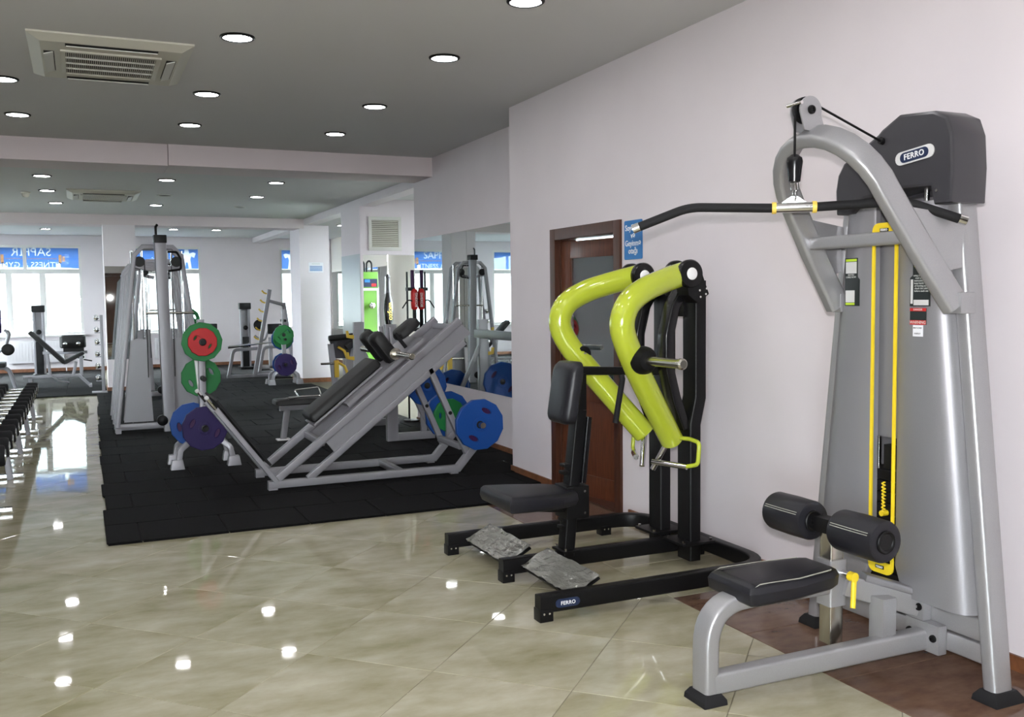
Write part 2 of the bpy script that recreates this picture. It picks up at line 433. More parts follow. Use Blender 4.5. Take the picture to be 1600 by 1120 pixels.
# ---------------------------------------------------------------- rubber mats made of square rubber tiles
def rubber_mat(label, cells, z=.02):
    t = thing('rubber_mat', label, 'floor mat', (cells[0][0], cells[0][2], 0), 'black rubber tile matting')
    um = M()
    for x0, x1, y0, y1 in cells: um.box(x0+.012, x1+.004, y0+.012, y1+.004, .0003, z*.55)
    part('underlay', um, 'rubber_mat', t, smooth=0)
    for x0, x1, y0, y1 in cells:
        part('rubber_tile', M().box(x0+.003, x1-.003, y0+.003, y1-.003, .0005+z*.5, z-.001+random.uniform(-.001, .0008)), 'rubber_mat', t, bevel=.006, smooth=0, seg=1)
    return t
cells = []; T = .53; y = 6.36
k = 0
while y < YF-.1:
    y1 = min(y+T, YF-.02); x = .10+.006*(y-6.36)*1.6+random.uniform(-.018, .018)
    if k % 2 == 0: xs = [x, .30, .30+T]
    else: xs = [x, .30+T*.56]
    if y > 17.0: xs = [.92, 1.2]
    while xs[-1] < (2.95 if y < 6.8 else XM-.03)-.2: xs.append(xs[-1]+T*1.0)
    xs[-1] = 2.95 if y < 6.8 else ((XW if y < 7.2 else XM)-.018)
    for a, b in zip(xs[:-1], xs[1:]):
        if b-a > .05: cells.append((a, b, y, y1))
    y = y1; k += 1
cells = [c for c in cells if not (c[2] < 18.3 and c[3] > 17.35 and c[1] > 3.60)] + [(3.2, 3.63, 17.49, 18.2)]
rubber_mat('large black rubber tile mat under the leg machine and plate tree', cells)
cells = []
y = 16.87
while y < YF-.1:
    y1 = min(y+.62, YF-.02); x = -3.35
    while x < .3: cells.append((x, min(x+.62, .36), y, y1)); x += .62
    y = y1
rubber_mat('far rubber mat under the windows beside the mirrored column', cells)

# ---------------------------------------------------------------- door, ajar
m = M(); fwid = .085
m.box(XW-.02, XW+.16, D0, D0+fwid, 0, DZ).box(XW-.02, XW+.16, D1-fwid, D1, 0, DZ).box(XW-.02, XW+.16, D0+fwid, D1-fwid, DZ-fwid, DZ)
m.box(XW+.02, XW+.16, D0+fwid, D0+fwid+.02, 0, DZ-fwid).box(XW+.02, XW+.16, D1-fwid-.02, D1-fwid, 0, DZ-fwid)
dr = structure('door_1', m, 'wood_dark', bevel=.004)
hy = D1-fwid-.022; wd = hy-(D0+fwid+.022); a = radians(9)
leaf_u = V((sin(a), -cos(a), 0)); leaf_n = V((cos(a), sin(a), 0)); hp = V((XW+.03, hy, .01))
def leafbox(u0, u1, z0, z1, d0=0, d1=.04):
    mm = M(); vs = []
    for z in (z0, z1):
        for uu, dd in ((u0, d0), (u1, d0), (u1, d1), (u0, d1)): vs.append(hp+leaf_u*uu+leaf_n*dd+V((0, 0, z)))
    return mm.add(vs, [(0, 3, 2, 1), (4, 5, 6, 7), (0, 1, 5, 4), (1, 2, 6, 5), (2, 3, 7, 6), (3, 0, 4, 7)])
for nm, q in (('stile', (0, .11, 0, 1.93)), ('stile', (wd-.11, wd, 0, 1.93)), ('rail', (.11, wd-.11, 1.80, 1.93)), ('rail', (.11, wd-.11, .72, .86)), ('rail', (.11, wd-.11, 0, .16))):
    part(nm, leafbox(*q), 'wood', dr, bevel=.004)
part('panel', leafbox(.10, wd-.10, .15, .73, .012, .03), 'wood', dr)
part('pane', leafbox(.10, wd-.10, .85, 1.81, .016, .022), 'door_glass', dr)
part('threshold', M().box(XW, XW+.15, D0+fwid, D1-fwid, -.002, .012), 'wood_dark', dr)

# ---------------------------------------------------------------- windows
def window(n, x0, x1, z0, z1, lowers, uppers, zt=2.19):
    y0, y1 = YF+.02, YF+.08; f = .055
    m = M(); m.box(x0, x1, y0, y1, z0, z0+f).box(x0, x1, y0, y1, z1-f, z1).box(x0, x0+f, y0, y1, z0+f, z1-f).box(x1-f, x1, y0, y1, z0+f, z1-f)
    fr = structure('window_%d' % n, m, 'pvc', bevel=.006)
    part('transom', M().box(x0+f, x1-f, y0, y1, zt-.05, zt+.05), 'pvc', fr, bevel=.006)
    for x in lowers: part('mullion', M().box(x-.06, x+.06, y0, y1, z0+f, zt-.05), 'pvc', fr, bevel=.006)
    for x in uppers: part('mullion', M().box(x-.035, x+.035, y0, y1, zt+.05, z1-f), 'pvc', fr, bevel=.006)
    b = [x0+f]+[v for x in lowers for v in (x-.06, x+.06)]+[x1-f]
    for i in range(0, len(b), 2): part('pane', M().box(b[i], b[i+1], y0+.028, y0+.034, z0+f, zt-.05), 'glass', fr)
    b = [x0+f]+[v for x in uppers for v in (x-.035, x+.035)]+[x1-f]
    for i in range(0, len(b), 2): part('pane', M().box(b[i], b[i+1], y0+.028, y0+.034, zt+.05, z1-f), 'glass', fr)
    part('sill', M().box(x0-.03, x1+.03, YF-.13, YF+.05, z0-.045, z0-.005), 'pvc', fr, bevel=.008)
    return fr
window(1, *WINS[0], [-3.2], [-3.2])
window(2, *WINS[1], [-1.37, -.72], [-1.05])
window(3, *WINS[2], [1.83], [1.83])
window(4, *WINS[3], [4.92], [4.92])
for k_, (ya, yb, za, zb) in enumerate(LW):
    o_ = window(6+k_, ya, yb, za, zb, [(ya+yb)/2], [(ya+yb)/2])
    o_.rotation_euler = (0, 0, pi/2); o_.location = (XL+YF, 0, 0)
for k_, (ya, yb, za, zb) in enumerate(RW):
    o_ = window(9+k_, -yb, -ya, za, zb, [-(ya+yb)/2], [-(ya+yb)/2])
    o_.rotation_euler = (0, 0, -pi/2); o_.location = (5.6-YF, 0, 0)
for k_, (xa, xb, za, zb) in enumerate(BWINS):
    o_ = window(5+k_, -xb, -xa, za, zb, [-(xa+xb)/2], [-(xa+xb)/2], 2.3)
    o_.rotation_euler = (0, 0, pi); o_.location = (0, YF-3, 0)
# printed films outside the upper panes (read from the street, mirrored from inside)
def outlines(txt, size, bold):
    cu = bpy.data.curves.new('txt', 'FONT'); cu.body = txt; cu.size = size; cu.align_x = 'CENTER'; cu.align_y = 'CENTER'; cu.offset = bold
    ob = bpy.data.objects.new('tmp', cu); COL.objects.link(ob); dg = bpy.context.evaluated_depsgraph_get()
    c2 = ob.to_curve(dg); out = []
    from mathutils.geometry import interpolate_bezier
    for sp in c2.splines:
        pts = []
        bz = sp.bezier_points; n = len(bz)
        for i in range(n):
            a, b = bz[i], bz[(i+1) % n]
            q = interpolate_bezier(a.co, a.handle_right, b.handle_left, b.co, 4)
            pts += [(v.x, v.y) for v in q[:-1]]
        if len(pts) > 2: out.append(pts)
    ob.to_curve_clear(); bpy.data.objects.remove(ob); bpy.data.curves.remove(cu)
    return out
def flat(splines_or_text, mat_, parent, x, z, y, size=None, bold=0, name='lettering'):
    mt = frame((x, y, z), (-1, 0, 0), (0, 0, 1))
    me = text_mesh(splines_or_text, size, .0006, mt, bold=bold) if isinstance(splines_or_text, str) else curve_mesh(splines_or_text, .0006, 0, mt)
    return part(name, me, mat_, parent, smooth=0)
YS = YF+.10
def film(name, x0, x1, label, cut=()):
    cx_ = (x0+x1)/2; mt = frame((cx_, YS, 2.485), (-1, 0, 0), (0, 0, 1)); hw_ = (x1-x0)/2-.03
    sp = [[(-hw_, -.235), (hw_, -.235), (hw_, .235), (-hw_, .235)]]
    for q, x, z in cut: sp += [[(a-(x-cx_), b+(z-2.485)) for a, b in c] for c in q]
    o = part(name, curve_mesh(sp, .0008, 0, mt), 'film_blue', smooth=0); tag(o, label, 'window sign'); return o
def sq(w_, h_): return [[(-w_, -h_), (w_, -h_), (w_, h_), (-w_, h_)]]
def sign(x0, x1, label, items):
    fl = film('window_sign', x0, x1, label, [(q, x, z) for q, x, z, c in items])
    for q, x, z, c in items: flat(q, c, fl, x, z, YS, name='lettering' if c == 'film_white' else 'emblem')
W_, O_ = 'film_white', 'film_orange'
items = [(outlines('SAPFİR', .25, .006), -.92, 2.60, W_), (outlines('FITNESS & GYM', .17, .004), -.92, 2.325, W_), (sq(.5, .005), -.92, 2.465, O_)]
for sx in (-1, 1): items += [(sq(.03, .09), -.92+sx*.56, 2.46, O_), (sq(.025, .06), -.92+sx*.63, 2.46, O_)]
sign(WINS[1][0], WINS[1][1], 'blue film with reversed gym lettering across upper pane of leftmost window', items)
fig = [(-.10, -.22), (-.04, -.22), (-.02, -.08), (.02, -.08), (.04, -.22), (.10, -.22), (.075, -.02), (.10, .06), (.16, .02), (.20, .12), (.14, .15), (.06, .12), (.05, .16), (.04, .22), (-.04, .22), (-.05, .16), (-.06, .12), (-.14, .15), (-.20, .12), (-.16, .02), (-.10, .06), (-.075, -.02)]
sign(WINS[2][0], WINS[2][1], 'blue film with pale figure emblem on window behind the cable tower', [([fig], 2.27, 2.48, W_), ([oval(0, 0, .30, .08)], 1.6, 2.4, W_)])
sign(WINS[3][0], WINS[3][1], 'blue film with white figure emblem on window beside the notice column', [([[(-x*1.05, y) for x, y in fig]], 4.68, 2.475, W_), ([oval(0, 0, .12, .13)], 5.12, 2.42, O_)])
sign(WINS[0][0], WINS[0][1], 'plain blue film on the added window beyond the left edge of the picture', [])

# ground and hillside outside
tag(structure('ground_outside', M().box(-60, 60, YF+.31, 70, -.6, -.5).box(-60, 60, -40, -3.31, -.6, -.5).box(-60, XL-.31, -3.3, YF+.3, -.6, -.5).box(5.91, 60, -3.3, YF+.3, -.6, -.5), 'foliage'), 'pale open ground outside the windows', 'ground')
hill = M(); N = 26
for i in range(N+1):
    for j in range(N+1):
        x = -45+90*i/N; yy = 42+30*j/N
        z = -.6+(yy-42)*.75+1.6*random.random()
        hill.v.append(V((x, yy, z)))
for i in range(N):
    for j in range(N): a_ = i*(N+1)+j; hill.f.append((a_, a_+N+1, a_+N+2, a_+1))
h_ = structure('hillside', hill, 'foliage', smooth=80)
tag(h_, 'pale wooded hillside seen through the bright windows', 'hill')

# ---------------------------------------------------------------- mirrors
def mirror(label, m, z=None):
    o = part('wall_mirror_panel', m, 'mirror', smooth=0); return tag(o, label, 'mirror', 'wall mirrors')
mirror('mirror panel on recessed wall nearest the step, right of the joint', M().box(XM-.006, XM-.0005, 7.52, 9.397, .56, 2.228))
mirror('mirror panel on recessed wall, left of the dark joint', M().box(XM-.006, XM-.0005, 9.405, 11.118, .56, 2.228))
tag(part('wall_panel', M().box(XM-.006, XM-.0005, 13.61, 14.67, .56, 2.175), 'mirror_grey', smooth=0), 'bay column mirror made as a panel, its grey reflection set as colour', 'wall panel')  # the mirror's dull reflection is put into a plain panel colour
mirror('mirror on the square column that shines back the camera flash', M().prism([(0, 0), (.485, 0), (.485, 1.56), (0, 1.56)], (.395, 17.3595-.007, .55), (1, -.0262, 0), (0, 0, 1), (0, .006, 0)))
mirror('mirror on the far side wall of the bay by the window', M().box(5.594, 5.5995, 18.4, YF-.06, .55, 2.17))

# ---------------------------------------------------------------- ventilation grille on lintel
gr = thing('vent_grille', 'white square louvred vent grille above the bay opening', 'vent', (4.11, 13.6, 2.2))
m = M(); gx0, gx1, gz0, gz1 = 3.865, 4.365, 2.22, 2.715; yb = 13.598
m.box(gx0, gx1, yb-.02, yb, gz0, gz0+.05).box(gx0, gx1, yb-.02, yb, gz1-.05, gz1).box(gx0, gx0+.05, yb-.02, yb, gz0+.05, gz1-.05).box(gx1-.05, gx1, yb-.02, yb, gz0+.05, gz1-.05)
part('frame', m, 'ac_white', gr, bevel=.004)
part('backing', M().box(gx0+.05, gx1-.05, yb-.003, yb, gz0+.05, gz1-.05), 'dark_slot', gr)
for i in range(15):
    z = gz0+.06+i*(gz1-gz0-.12)/14
    mm = M(); mm.add([(gx0+.05, yb-.018, z-.012), (gx1-.05, yb-.018, z-.012), (gx1-.05, yb-.004, z+.008), (gx0+.05, yb-.004, z+.008), (gx0+.05, yb-.016, z-.015), (gx1-.05, yb-.016, z-.015), (gx1-.05, yb-.002, z+.005), (gx0+.05, yb-.002, z+.005)],
                     [(0, 1, 2, 3), (4, 7, 6, 5), (0, 4, 5, 1), (3, 2, 6, 7), (0, 3, 7, 4), (1, 5, 6, 2)])
    part('slat', mm, 'ac_cream', gr, smooth=0)

# ---------------------------------------------------------------- ceiling downlights
LR = .105
def downlight_proto():
    t = thing('ceiling_downlight', '', 'ceiling light')
    ring = M().lathe((0, 0, 0), (0, 0, -1), [(LR, -.0), (LR, .006), (LR-.008, .012), (LR-.018, .012), (LR-.022, .002)], 28)
    part('trim_ring', ring, 'black', t)
    part('lamp', M().lathe((0, 0, 0), (0, 0, -1), [(LR-.02, .004), (LR-.02, .0075), (LR-.03, .0095)], 28), 'lamp', t)
    return t
near_rows = [('nearest', 4.78), ('second', 6.09), ('third', 7.82), ('farthest', 9.24)]
colsx = [('left', -.455), ('middle', .945), ('right', 2.29)]
pl = downlight_proto(); first = True
def light(x, y, z, label, grp):
    global first
    if first: pl.location = (x, y, z); pl['label'] = label; pl['group'] = grp; first = False
    else: dup(pl, (x, y, z), label, group=grp)
for rn, yy in near_rows:
    for cn, xx in colsx:
        light(xx+.012*(yy-6.9), yy, ZC, 'round white downlight, %s row before the first beam, %s column' % (rn, cn), 'downlights in the near ceiling')
for rn, yy in (('first', 3.35), ('second', 1.9), ('third', .4)):  # unseen rows, added for extra illumination
    for cn, xx in colsx: light(xx, yy, ZC, 'added downlight out of view above the camera, %s row back, %s column' % (rn, cn), 'added downlights above the camera')
for x, yy, rn, cn in ((-.345, 12.25, 'nearest', 'left'), (1.0, 12.2, 'nearest', 'middle'), (2.27, 12.06, 'nearest', 'right'), (-.335, 13.83, 'second', 'left'), (2.32, 13.78, 'second', 'right'), (-.27, 15.5, 'third', 'left'), (1.10, 15.43, 'third', 'middle')):
    light(x, yy, ZF, 'small round downlight between the two beams, %s row, %s column' % (rn, cn), 'downlights in the far ceiling')
for x, yy, cn in ((-.565, 20.99, 'above the leftmost window'), (1.78, 20.53, 'behind the cable tower top'), (2.61, 20.5, 'above the notice column side wall')):
    light(x, yy, ZF, 'distant downlight behind the far beam, %s' % cn, 'downlights by the windows')
for yy, rn in ((12.3, 'front'), (15.0, 'middle'), (18.6, 'rear')):
    light(4.75, yy, ZF, 'downlight in the bay ceiling behind the lintel, %s one' % rn, 'downlights in the bay')
for x, yy, r_, lb in ((1.11, 13.95, .10, 'dim round ceiling speaker beside the far air conditioner'), (2.32, 15.36, .09, 'dark round ceiling speaker near the far beam')):
    t = thing('ceiling_speaker', lb, 'speaker', (x, yy, ZF))
    part('rim', M().lathe((x, yy, ZF), (0, 0, -1), [(r_, 0), (r_, .01), (r_-.015, .014), (r_-.02, .006)], 24), 'ac_white', t)
    part('grille', M().lathe((x, yy, ZF), (0, 0, -1), [(r_-.018, .0), (r_-.018, .008), (r_-.04, .011)], 24), 'dark_slot', t)
t = thing('smoke_detector', 'small round smoke detector on far ceiling left of air conditioner', 'detector', (-.6, 14.15, ZF))
part('base', M().lathe((-.6, 14.15, ZF), (0, 0, -1), [(.06, 0), (.06, .015), (.055, .02)], 20), 'ac_cream', t)
part('dome', M().lathe((-.6, 14.15, ZF-.02), (0, 0, -1), [(.045, 0), (.045, .025), (.03, .045), (.01, .05)], 20), 'ac_cream', t)

# ---------------------------------------------------------------- air conditioner cassettes
def cassette(x0, x1, y0, y1, z, label):
    cx, cy = (x0+x1)/2, (y0+y1)/2
    t = thing('ceiling_air_conditioner', label, 'air conditioner', (cx, cy, z), 'ceiling air conditioners')
    hw, hh = (x1-x0)/2, (y1-y0)/2; d = .045
    # panel: sloped rim
    def ring(k, zz): return [(cx-hw+k, cy-hh+k, zz), (cx+hw-k, cy-hh+k, zz), (cx+hw-k, cy+hh-k, zz), (cx-hw+k, cy+hh-k, zz)]
    m = M().loft([ring(0, z-.001), ring(0, z-.012), ring(.07, z-d), ring(.09, z-d)], caps=True)
    part('panel', m, 'ac_cream', t, smooth=20)
    gw, gh = hw*.56, hh*.52
    m = M().box(cx-gw-.03, cx+gw+.03, cy-gh-.03, cy-gh, z-d-.012, z-d).box(cx-gw-.03, cx+gw+.03, cy+gh, cy+gh+.03, z-d-.012, z-d).box(cx-gw-.03, cx-gw, cy-gh, cy+gh, z-d-.012, z-d).box(cx+gw, cx+gw+.03, cy-gh, cy+gh, z-d-.012, z-d)
    part('grille_frame', m, 'ac_cream', t, bevel=.003)
    part('filter', M().box(cx-gw, cx+gw, cy-gh, cy+gh, z-d-.002, z-d), 'dark_slot', t)
    for i in range(1, 4):
        yy = cy-gh+2*gh*i/4; part('grille_bar', M().box(cx-gw, cx+gw, yy-.006, yy+.006, z-d-.011, z-d-.002), 'ac_white', t, smooth=0)
    n = 44
    for i in range(n):
        xx = cx-gw+2*gw*(i+.5)/n; part('grille_slat', M().box(xx-.0022, xx+.0022, cy-gh, cy+gh, z-d-.008, z-d-.002), 'ac_cream', t, smooth=0)
    for sx in (-1, 1):
        xx = cx+sx*(hw-.115)
        part('outlet_slot', M().box(xx-.03, xx+.03, cy-gh*.9, cy+gh*.9, z-d-.002, z-d), 'dark_slot', t)
        part('louvre', M().prism([(0, 0), (.055, .0), (.055, .006), (0, .006)], (xx-.03, cy-gh*.88, z-d-.022), (1, 0, .3), (0, 0, 1), (0, gh*1.76, 0)), 'ac_white', t)
    for sy in (-1, 1):
        yy = cy+sy*(hh-.115)
        part('outlet_slot', M().box(cx-gw, cx+gw, yy-.03, yy+.03, z-d-.002, z-d), 'dark_slot', t)
        part('louvre', M().prism([(0, 0), (.05, .0), (.05, .006), (0, .006)], (cx-gw*.98, yy-.03, z-d-.02), (0, 1, .25), (0, 0, 1), (gw*1.96, 0, 0)), 'ac_white', t)
    return t
cassette(-.235, .715, 6.36, 7.51, ZC, 'cream four-way cassette air conditioner in the near ceiling')
cassette(-.11, .785, 13.55, 14.65, ZF, 'smaller looking cassette air conditioner beyond the first beam')
# ================================================================ LAT PULLDOWN MACHINE
yc = 2.885
L = thing('lat_pulldown_machine', 'silver lat pulldown tower with black seat, nearest machine at right wall', 'gym machine', (2.7, yc, 0))
def bolt(parent, p, n, r=.016, name='bolt'):
    p = V(p); return part(name, M().lathe(p, n, [(r, 0), (r, .006), (r*.85, .010), (r*.5, .011), (r*.45, .006)], 16), 'black', parent)
for s_ in (-1, 1):
    p0 = V((3.06, yc+s_*.472, .025)); p1 = V((3.06, yc+s_*.262, 1.95))
    lg = part('tower_leg', M().sweep([p0, p1], rr(.062, .10, .02, 4), (1, 0, 0)), 'silver', L)
    part('rubber_foot', M().loft([[(3.06+a*(.075), p0.y+b*.056, 0) for a, b in ((-1, -1), (1, -1), (1, 1), (-1, 1))], [(3.06+a*.072, p0.y+b*.052, .022) for a, b in ((-1, -1), (1, -1), (1, 1), (-1, 1))], [(3.06+a*.056, p0.y+b*.036, .045) for a, b in ((-1, -1), (1, -1), (1, 1), (-1, 1))]]), 'black_rubber', lg, bevel=.004)
    # front cover either side of the slot
    rings = []
    for i in range(15):
        t_ = i/14; z = .31+(1.87-.31)*t_; wv = .415-.165*t_
        ins = .058
        if i == 0: ins = .10
        pts = [(2.985, ins), (2.965, ins+.004), (2.957, ins+.014), (2.957, wv-.10), (2.960, wv-.06), (2.975, wv-.028), (3.0, wv-.010), (3.04, wv)]
        back = [(3.045, wv-.006), (3.01, wv-.022), (2.985, wv-.05), (2.968, wv-.09), (2.966, ins+.02), (2.988, ins+.008)]
        zz = z
        rings.append([V((x, yc+s_*w_, zz)) for x, w_ in pts+back])
    part('front_cover', M().loft(rings), 'silver_panel', L, smooth=40)
for z0, z1 in ((.125, .20), (.208, .295)):
    part('crossbar', M().sweep([(3.06, yc-.44, (z0+z1)/2), (3.06, yc+.44, (z0+z1)/2)], rr(.06, z1-z0, .008), (0, 0, 1)), 'silver', L)
part('top_crossbar', M().sweep([(3.06, yc-.27, 1.82), (3.06, yc+.27, 1.82)], rr(.05, .07, .008), (0, 0, 1)), 'silver', L)
part('rear_cover', M().box(3.115, 3.125, yc-.27, yc+.27, .31, 1.90), 'silver_panel', L)
# weight stack in the slot
for i in range(10):
    z = .33+i*.047; part('stack_plate', M().box(2.985, 3.11, yc-.125, yc+.125, z, z+.043), 'black', L, bevel=.003, seg=1)
part('head_plate', M().box(2.99, 3.10, yc-.02, yc+.03, .80, .90), 'black', L, bevel=.003)
for s_ in (-1, 1): part('guide_rod', M().cyl((3.05, yc+s_*.115, .3), (3.05, yc+s_*.115, 2.0), .011), 'chrome', L)
part('inner_panel', M().box(3.0, 3.006, yc-.10, yc+.10, .93, 1.80), 'silver_panel', L)
part('stack_cable', M().cyl((3.03, yc, .9), (3.03, yc, 1.95), .004, seg=8), 'black', L)
# yellow slot frame
zt, zb, hw = 1.80, .375, .064
fz = (zt+zb)/2; fh = zt-zb
outer = [(x, y) for x, y in rr(hw*2, fh, .03, 4)]
inner = [(-hw+.010, -fh/2+.045), (hw-.010, -fh/2+.045), (hw-.010, fh/2-.06), (-hw+.010, fh/2-.06)]
part('slot_frame', curve_mesh([outer, inner], .004, .001, frame((2.952, yc, fz), (0, -1, 0), (0, 0, 1))), 'yellow', L)
def badge(o, xdir, ydir, w_, h_, txt, parent, name='badge', c1='plate_grey', c2='navy', full=True):
    mt = frame(o, xdir, ydir); n = mt.to_3x3() @ V((0, 0, 1))
    b = part(name, curve_mesh([stadium(w_, h_)], .002, .0005, mt), c1, parent)
    k = .74 if full else .94
    part('badge_field', curve_mesh([stadium(w_*k, h_*.78)], .0012, 0, Matrix.Translation(n*.0025) @ mt), c2, b if parent else parent)
    part('lettering', text_mesh(txt, h_*.62, .0006, Matrix.Translation(n*.0042) @ mt, bold=h_*.012, spacing=1.08), 'white', b)
    return b
for z_ in (zt-.028, zb+.026):
    b = part('small_badge', M().box(2.944, 2.949, yc-.022, yc+.022, z_-.007, z_+.007), 'label_dark', L)
    part('lettering', text_mesh('FERRO', .012, .0004, frame((2.9435, yc, z_), (0, -1, 0), (0, 0, 1)), bold=.0003), 'white', b)
# selector pin with coiled yellow cord
pin = part('selector_pin', M().cyl((2.985, yc+.005, .62), (2.955, yc+.005, .62), .012), 'yellow', L)
pts = [V((2.958+.006*sin(i*1.3), yc-.004+.006*cos(i*1.3), .62+i*.0029)) for i in range(46)]
part('cord', M().tube(pts, .0035, 6), 'yellow', pin)
# top shroud
poly = [(.242, 1.862), (.247, 1.95), (.235, 2.01), (.205, 2.052), (.02, 2.142), (.0, 2.158), (-.085, 2.200), (-.245, 2.186), (-.30, 2.158), (-.322, 2.10), (-.33, 1.98), (-.325, 1.862), (-.262, 1.862), (-.245, 1.93), (-.10, 1.935), (.10, 1.915), (.17, 1.862)]
sm_ = curve_mesh([poly], .078, .012, Matrix.Translation((3.02, yc, 0)) @ Matrix(((0, 0, 1, 0), (1, 0, 0, 0), (0, 1, 0, 0), (0, 0, 0, 1))))
sh = part('shroud', sm_, 'shroud', L, smooth=40)
part('shroud_rear', M().prism([(.20, 1.90), (.20, 2.03), (.0, 2.13), (-.23, 2.15), (-.28, 2.10), (-.28, 1.90)], (3.09, yc, 0), (0, 1, 0), (0, 0, 1), (.05, 0, 0)), 'shroud', L, bevel=.02)
bd = badge((2.9265, yc-.165, 2.045), (0, -1, .10), (0, .1, 1), .185, .050, 'FERRO', L)
for s_ in (-1, 1): part('screw', M().cyl((2.932, yc-.04+s_*.23, 1.90), (2.925, yc-.04+s_*.23, 1.90), .006, seg=10), 'chrome', sh)
part('cable_gland', M().cyl((2.95, yc+.0, 2.115), (2.918, yc, 2.125), .014), 'black', sh)
# arch
A = V((2.95, yc, 1.485)); ap = V((2.545, yc, 2.135)); u_ = (ap-A); LA = u_.length; u_.normalize(); yv = V((0, 1, 0))
def ar(s_, w_): return A+u_*s_+yv*w_
path = [ar(-.02, -.335), ar(.25, -.288), ar(.47, -.255)]
for i in range(1, 14):
    a = pi*i/14; path.append(ar(.47+.275*sin(a), -.255*cos(a)))
path += [ar(.47, .255), ar(.25, .268), ar(-.02, .272)]
nrm = u_.cross(yv).normalized()
part('arch', M().sweep(path, rr(.056, .10, .016, 4), nrm), 'silver', L, smooth=40)
part('arch_crossbar', M().sweep([ar(.285, -.255), ar(.285, .255)], rr(.05, .05, .01), (0, 0, 1)), 'silver', L)
for s_ in (-1, 1):
    part('mounting_lug', M().box(2.95, 3.03, yc-.03+s_*.305-.035, yc-.03+s_*.305+.035, 1.44, 1.52), 'silver', L, bevel=.008)
    bolt(L, (2.95, yc-.03+s_*.307, 1.482), (-1, 0, 0), .02)
    g_ = part('gusset', M().add([ar(.12, s_*.30), ar(.42, s_*.275), V((3.05, yc+s_*.315, 1.80)), V((3.05, yc+s_*.325, 1.62)), ar(.12, s_*.285), ar(.42, s_*.262), V((3.05, yc+s_*.30, 1.80)), V((3.05, yc+s_*.31, 1.62))],
                                [(0, 1, 2, 3), (7, 6, 5, 4), (0, 4, 5, 1), (1, 5, 6, 2), (2, 6, 7, 3), (3, 7, 4, 0)]), 'silver', L)
    bolt(L, (3.005, yc+s_*.285, 1.735), (-1, 0, 0), .018)
# pulley bracket
for s_ in (-1, 1):
    poly = [(.052*cos(radians(a)), .052*sin(radians(a))) for a in range(-20, 205, 15)]+[(-.03, -.075), (.075, -.085)]
    part('pulley_bracket', M().prism(poly, (2.54, yc+s_*.026-.003, 2.213), (1, 0, 0), (0, 0, 1), (0, .006, 0)), 'silver', L)
pu = part('pulley', M().lathe((2.535, yc-.012, 2.215), (0, 1, 0), [(.05, 0), (.05, .003), (.042, .008), (.042, .016), (.05, .021), (.05, .024)], 24), 'black', L)
bolt(L, (2.54, yc-.03, 2.213), (0, -1, 0), .017)
part('keeper_pin', M().cyl((2.487, yc-.04, 2.235), (2.487, yc+.04, 2.235), .007, seg=10), 'chrome', L)
cab = [V((2.925, yc, 2.12)), V((2.575, yc, 2.245))]+[V((2.535+.046*cos(radians(a)), yc, 2.215+.046*sin(radians(a)))) for a in range(60, 181, 15)]+[V((2.488, yc, 2.02))]
part('cable', M().tube(cab, .0048, 8), 'black', L)
part('cable_stop', M().lathe((2.488, yc, 2.035), (0, 0, -1), [(.012, -.012), (.028, 0), (.031, .015), (.026, .05), (.022, .09), (.01, .095)], 20), 'black_gloss', L)
part('shackle', M().box(2.479, 2.497, yc-.012, yc+.012, 1.913, 1.943), 'chrome', L, bevel=.004)
# seat, front leg, base beam
part('base_beam', M().sweep([(2.10, yc-.02, .075), (2.99, yc-.18, .155)], rr(.062, .08, .012), (0, 0, 1)), 'silver', L)
part('beam_flange', M().box(2.985, 3.03, yc-.265, yc-.10, .11, .225), 'silver', L, bevel=.006)
for y_ in (-.24, -.125): bolt(L, (2.985, yc+y_, .172), (-1, 0, 0), .015)
leg = fillet([(2.085, yc, .02), (2.085, yc, .37), (2.64, yc, .37)], [.20], 9)
fl_ = part('front_leg', M().sweep(leg, rr(.062, .10, .016, 4), (0, 1, 0)), 'silver', L, smooth=40)
part('rubber_foot', M().loft([[(2.085+a*.052, yc+b*.068, 0) for a, b in ((-1, -1), (1, -1), (1, 1), (-1, 1))], [(2.085+a*.05, yc+b*.066, .02) for a, b in ((-1, -1), (1, -1), (1, 1), (-1, 1))], [(2.085+a*.034, yc+b*.053, .042) for a, b in ((-1, -1), (1, -1), (1, 1), (-1, 1))]]), 'black_rubber', fl_, bevel=.003)
rings = []
for z, k in ((.375, -.012), (.385, 0), (.425, .004), (.445, -.006), (.455, -.022), (.458, -.05)):
    base = [(2.19-k, -.125-k), (2.22, -.137-k), (2.42, -.135-k), (2.60, -.108-k), (2.645+k, -.085-k*.6)]
    ring = [V((x, yc+y_, z+.012*max(0, (x-2.19))*1.2)) for x, y_ in base]+[V((x, yc-y_, z+.012*max(0, (x-2.19))*1.2)) for x, y_ in base[::-1]]
    rings.append(ring)
seat = part('seat', M().loft(rings), 'leather', L, bevel=.006, smooth=60)
for s_ in (-1, 1):
    for dz in (0, .008):
        st = [V((2.195, yc+s_*(.118+dz*.4), .40)), V((2.205, yc+s_*(.120+dz*.4), .435+dz)), V((2.24, yc+s_*(.117+dz*.4), .452+dz*.6)), V((2.42, yc+s_*(.121+dz*.3), .452+dz*.5)), V((2.60, yc+s_*(.094+dz*.3), .455+dz*.5))]
        part('seam', M().tube(fillet(st, .02, 4), .0016, 6), 'thread', seat)
part('seat_plate', M().box(2.24, 2.60, yc-.075, yc+.075, .363, .376), 'silver', L, bevel=.004)
part('sleeve', M().sweep([(2.69, yc, .285), (2.69, yc, .47)], rr(.085, .085, .01), (0, 1, 0)), 'silver', L)
part('inner_post', M().sweep([(2.69, yc, .13), (2.69, yc, .60)], rr(.066, .066, .006), (0, 1, 0)), 'steel', L)
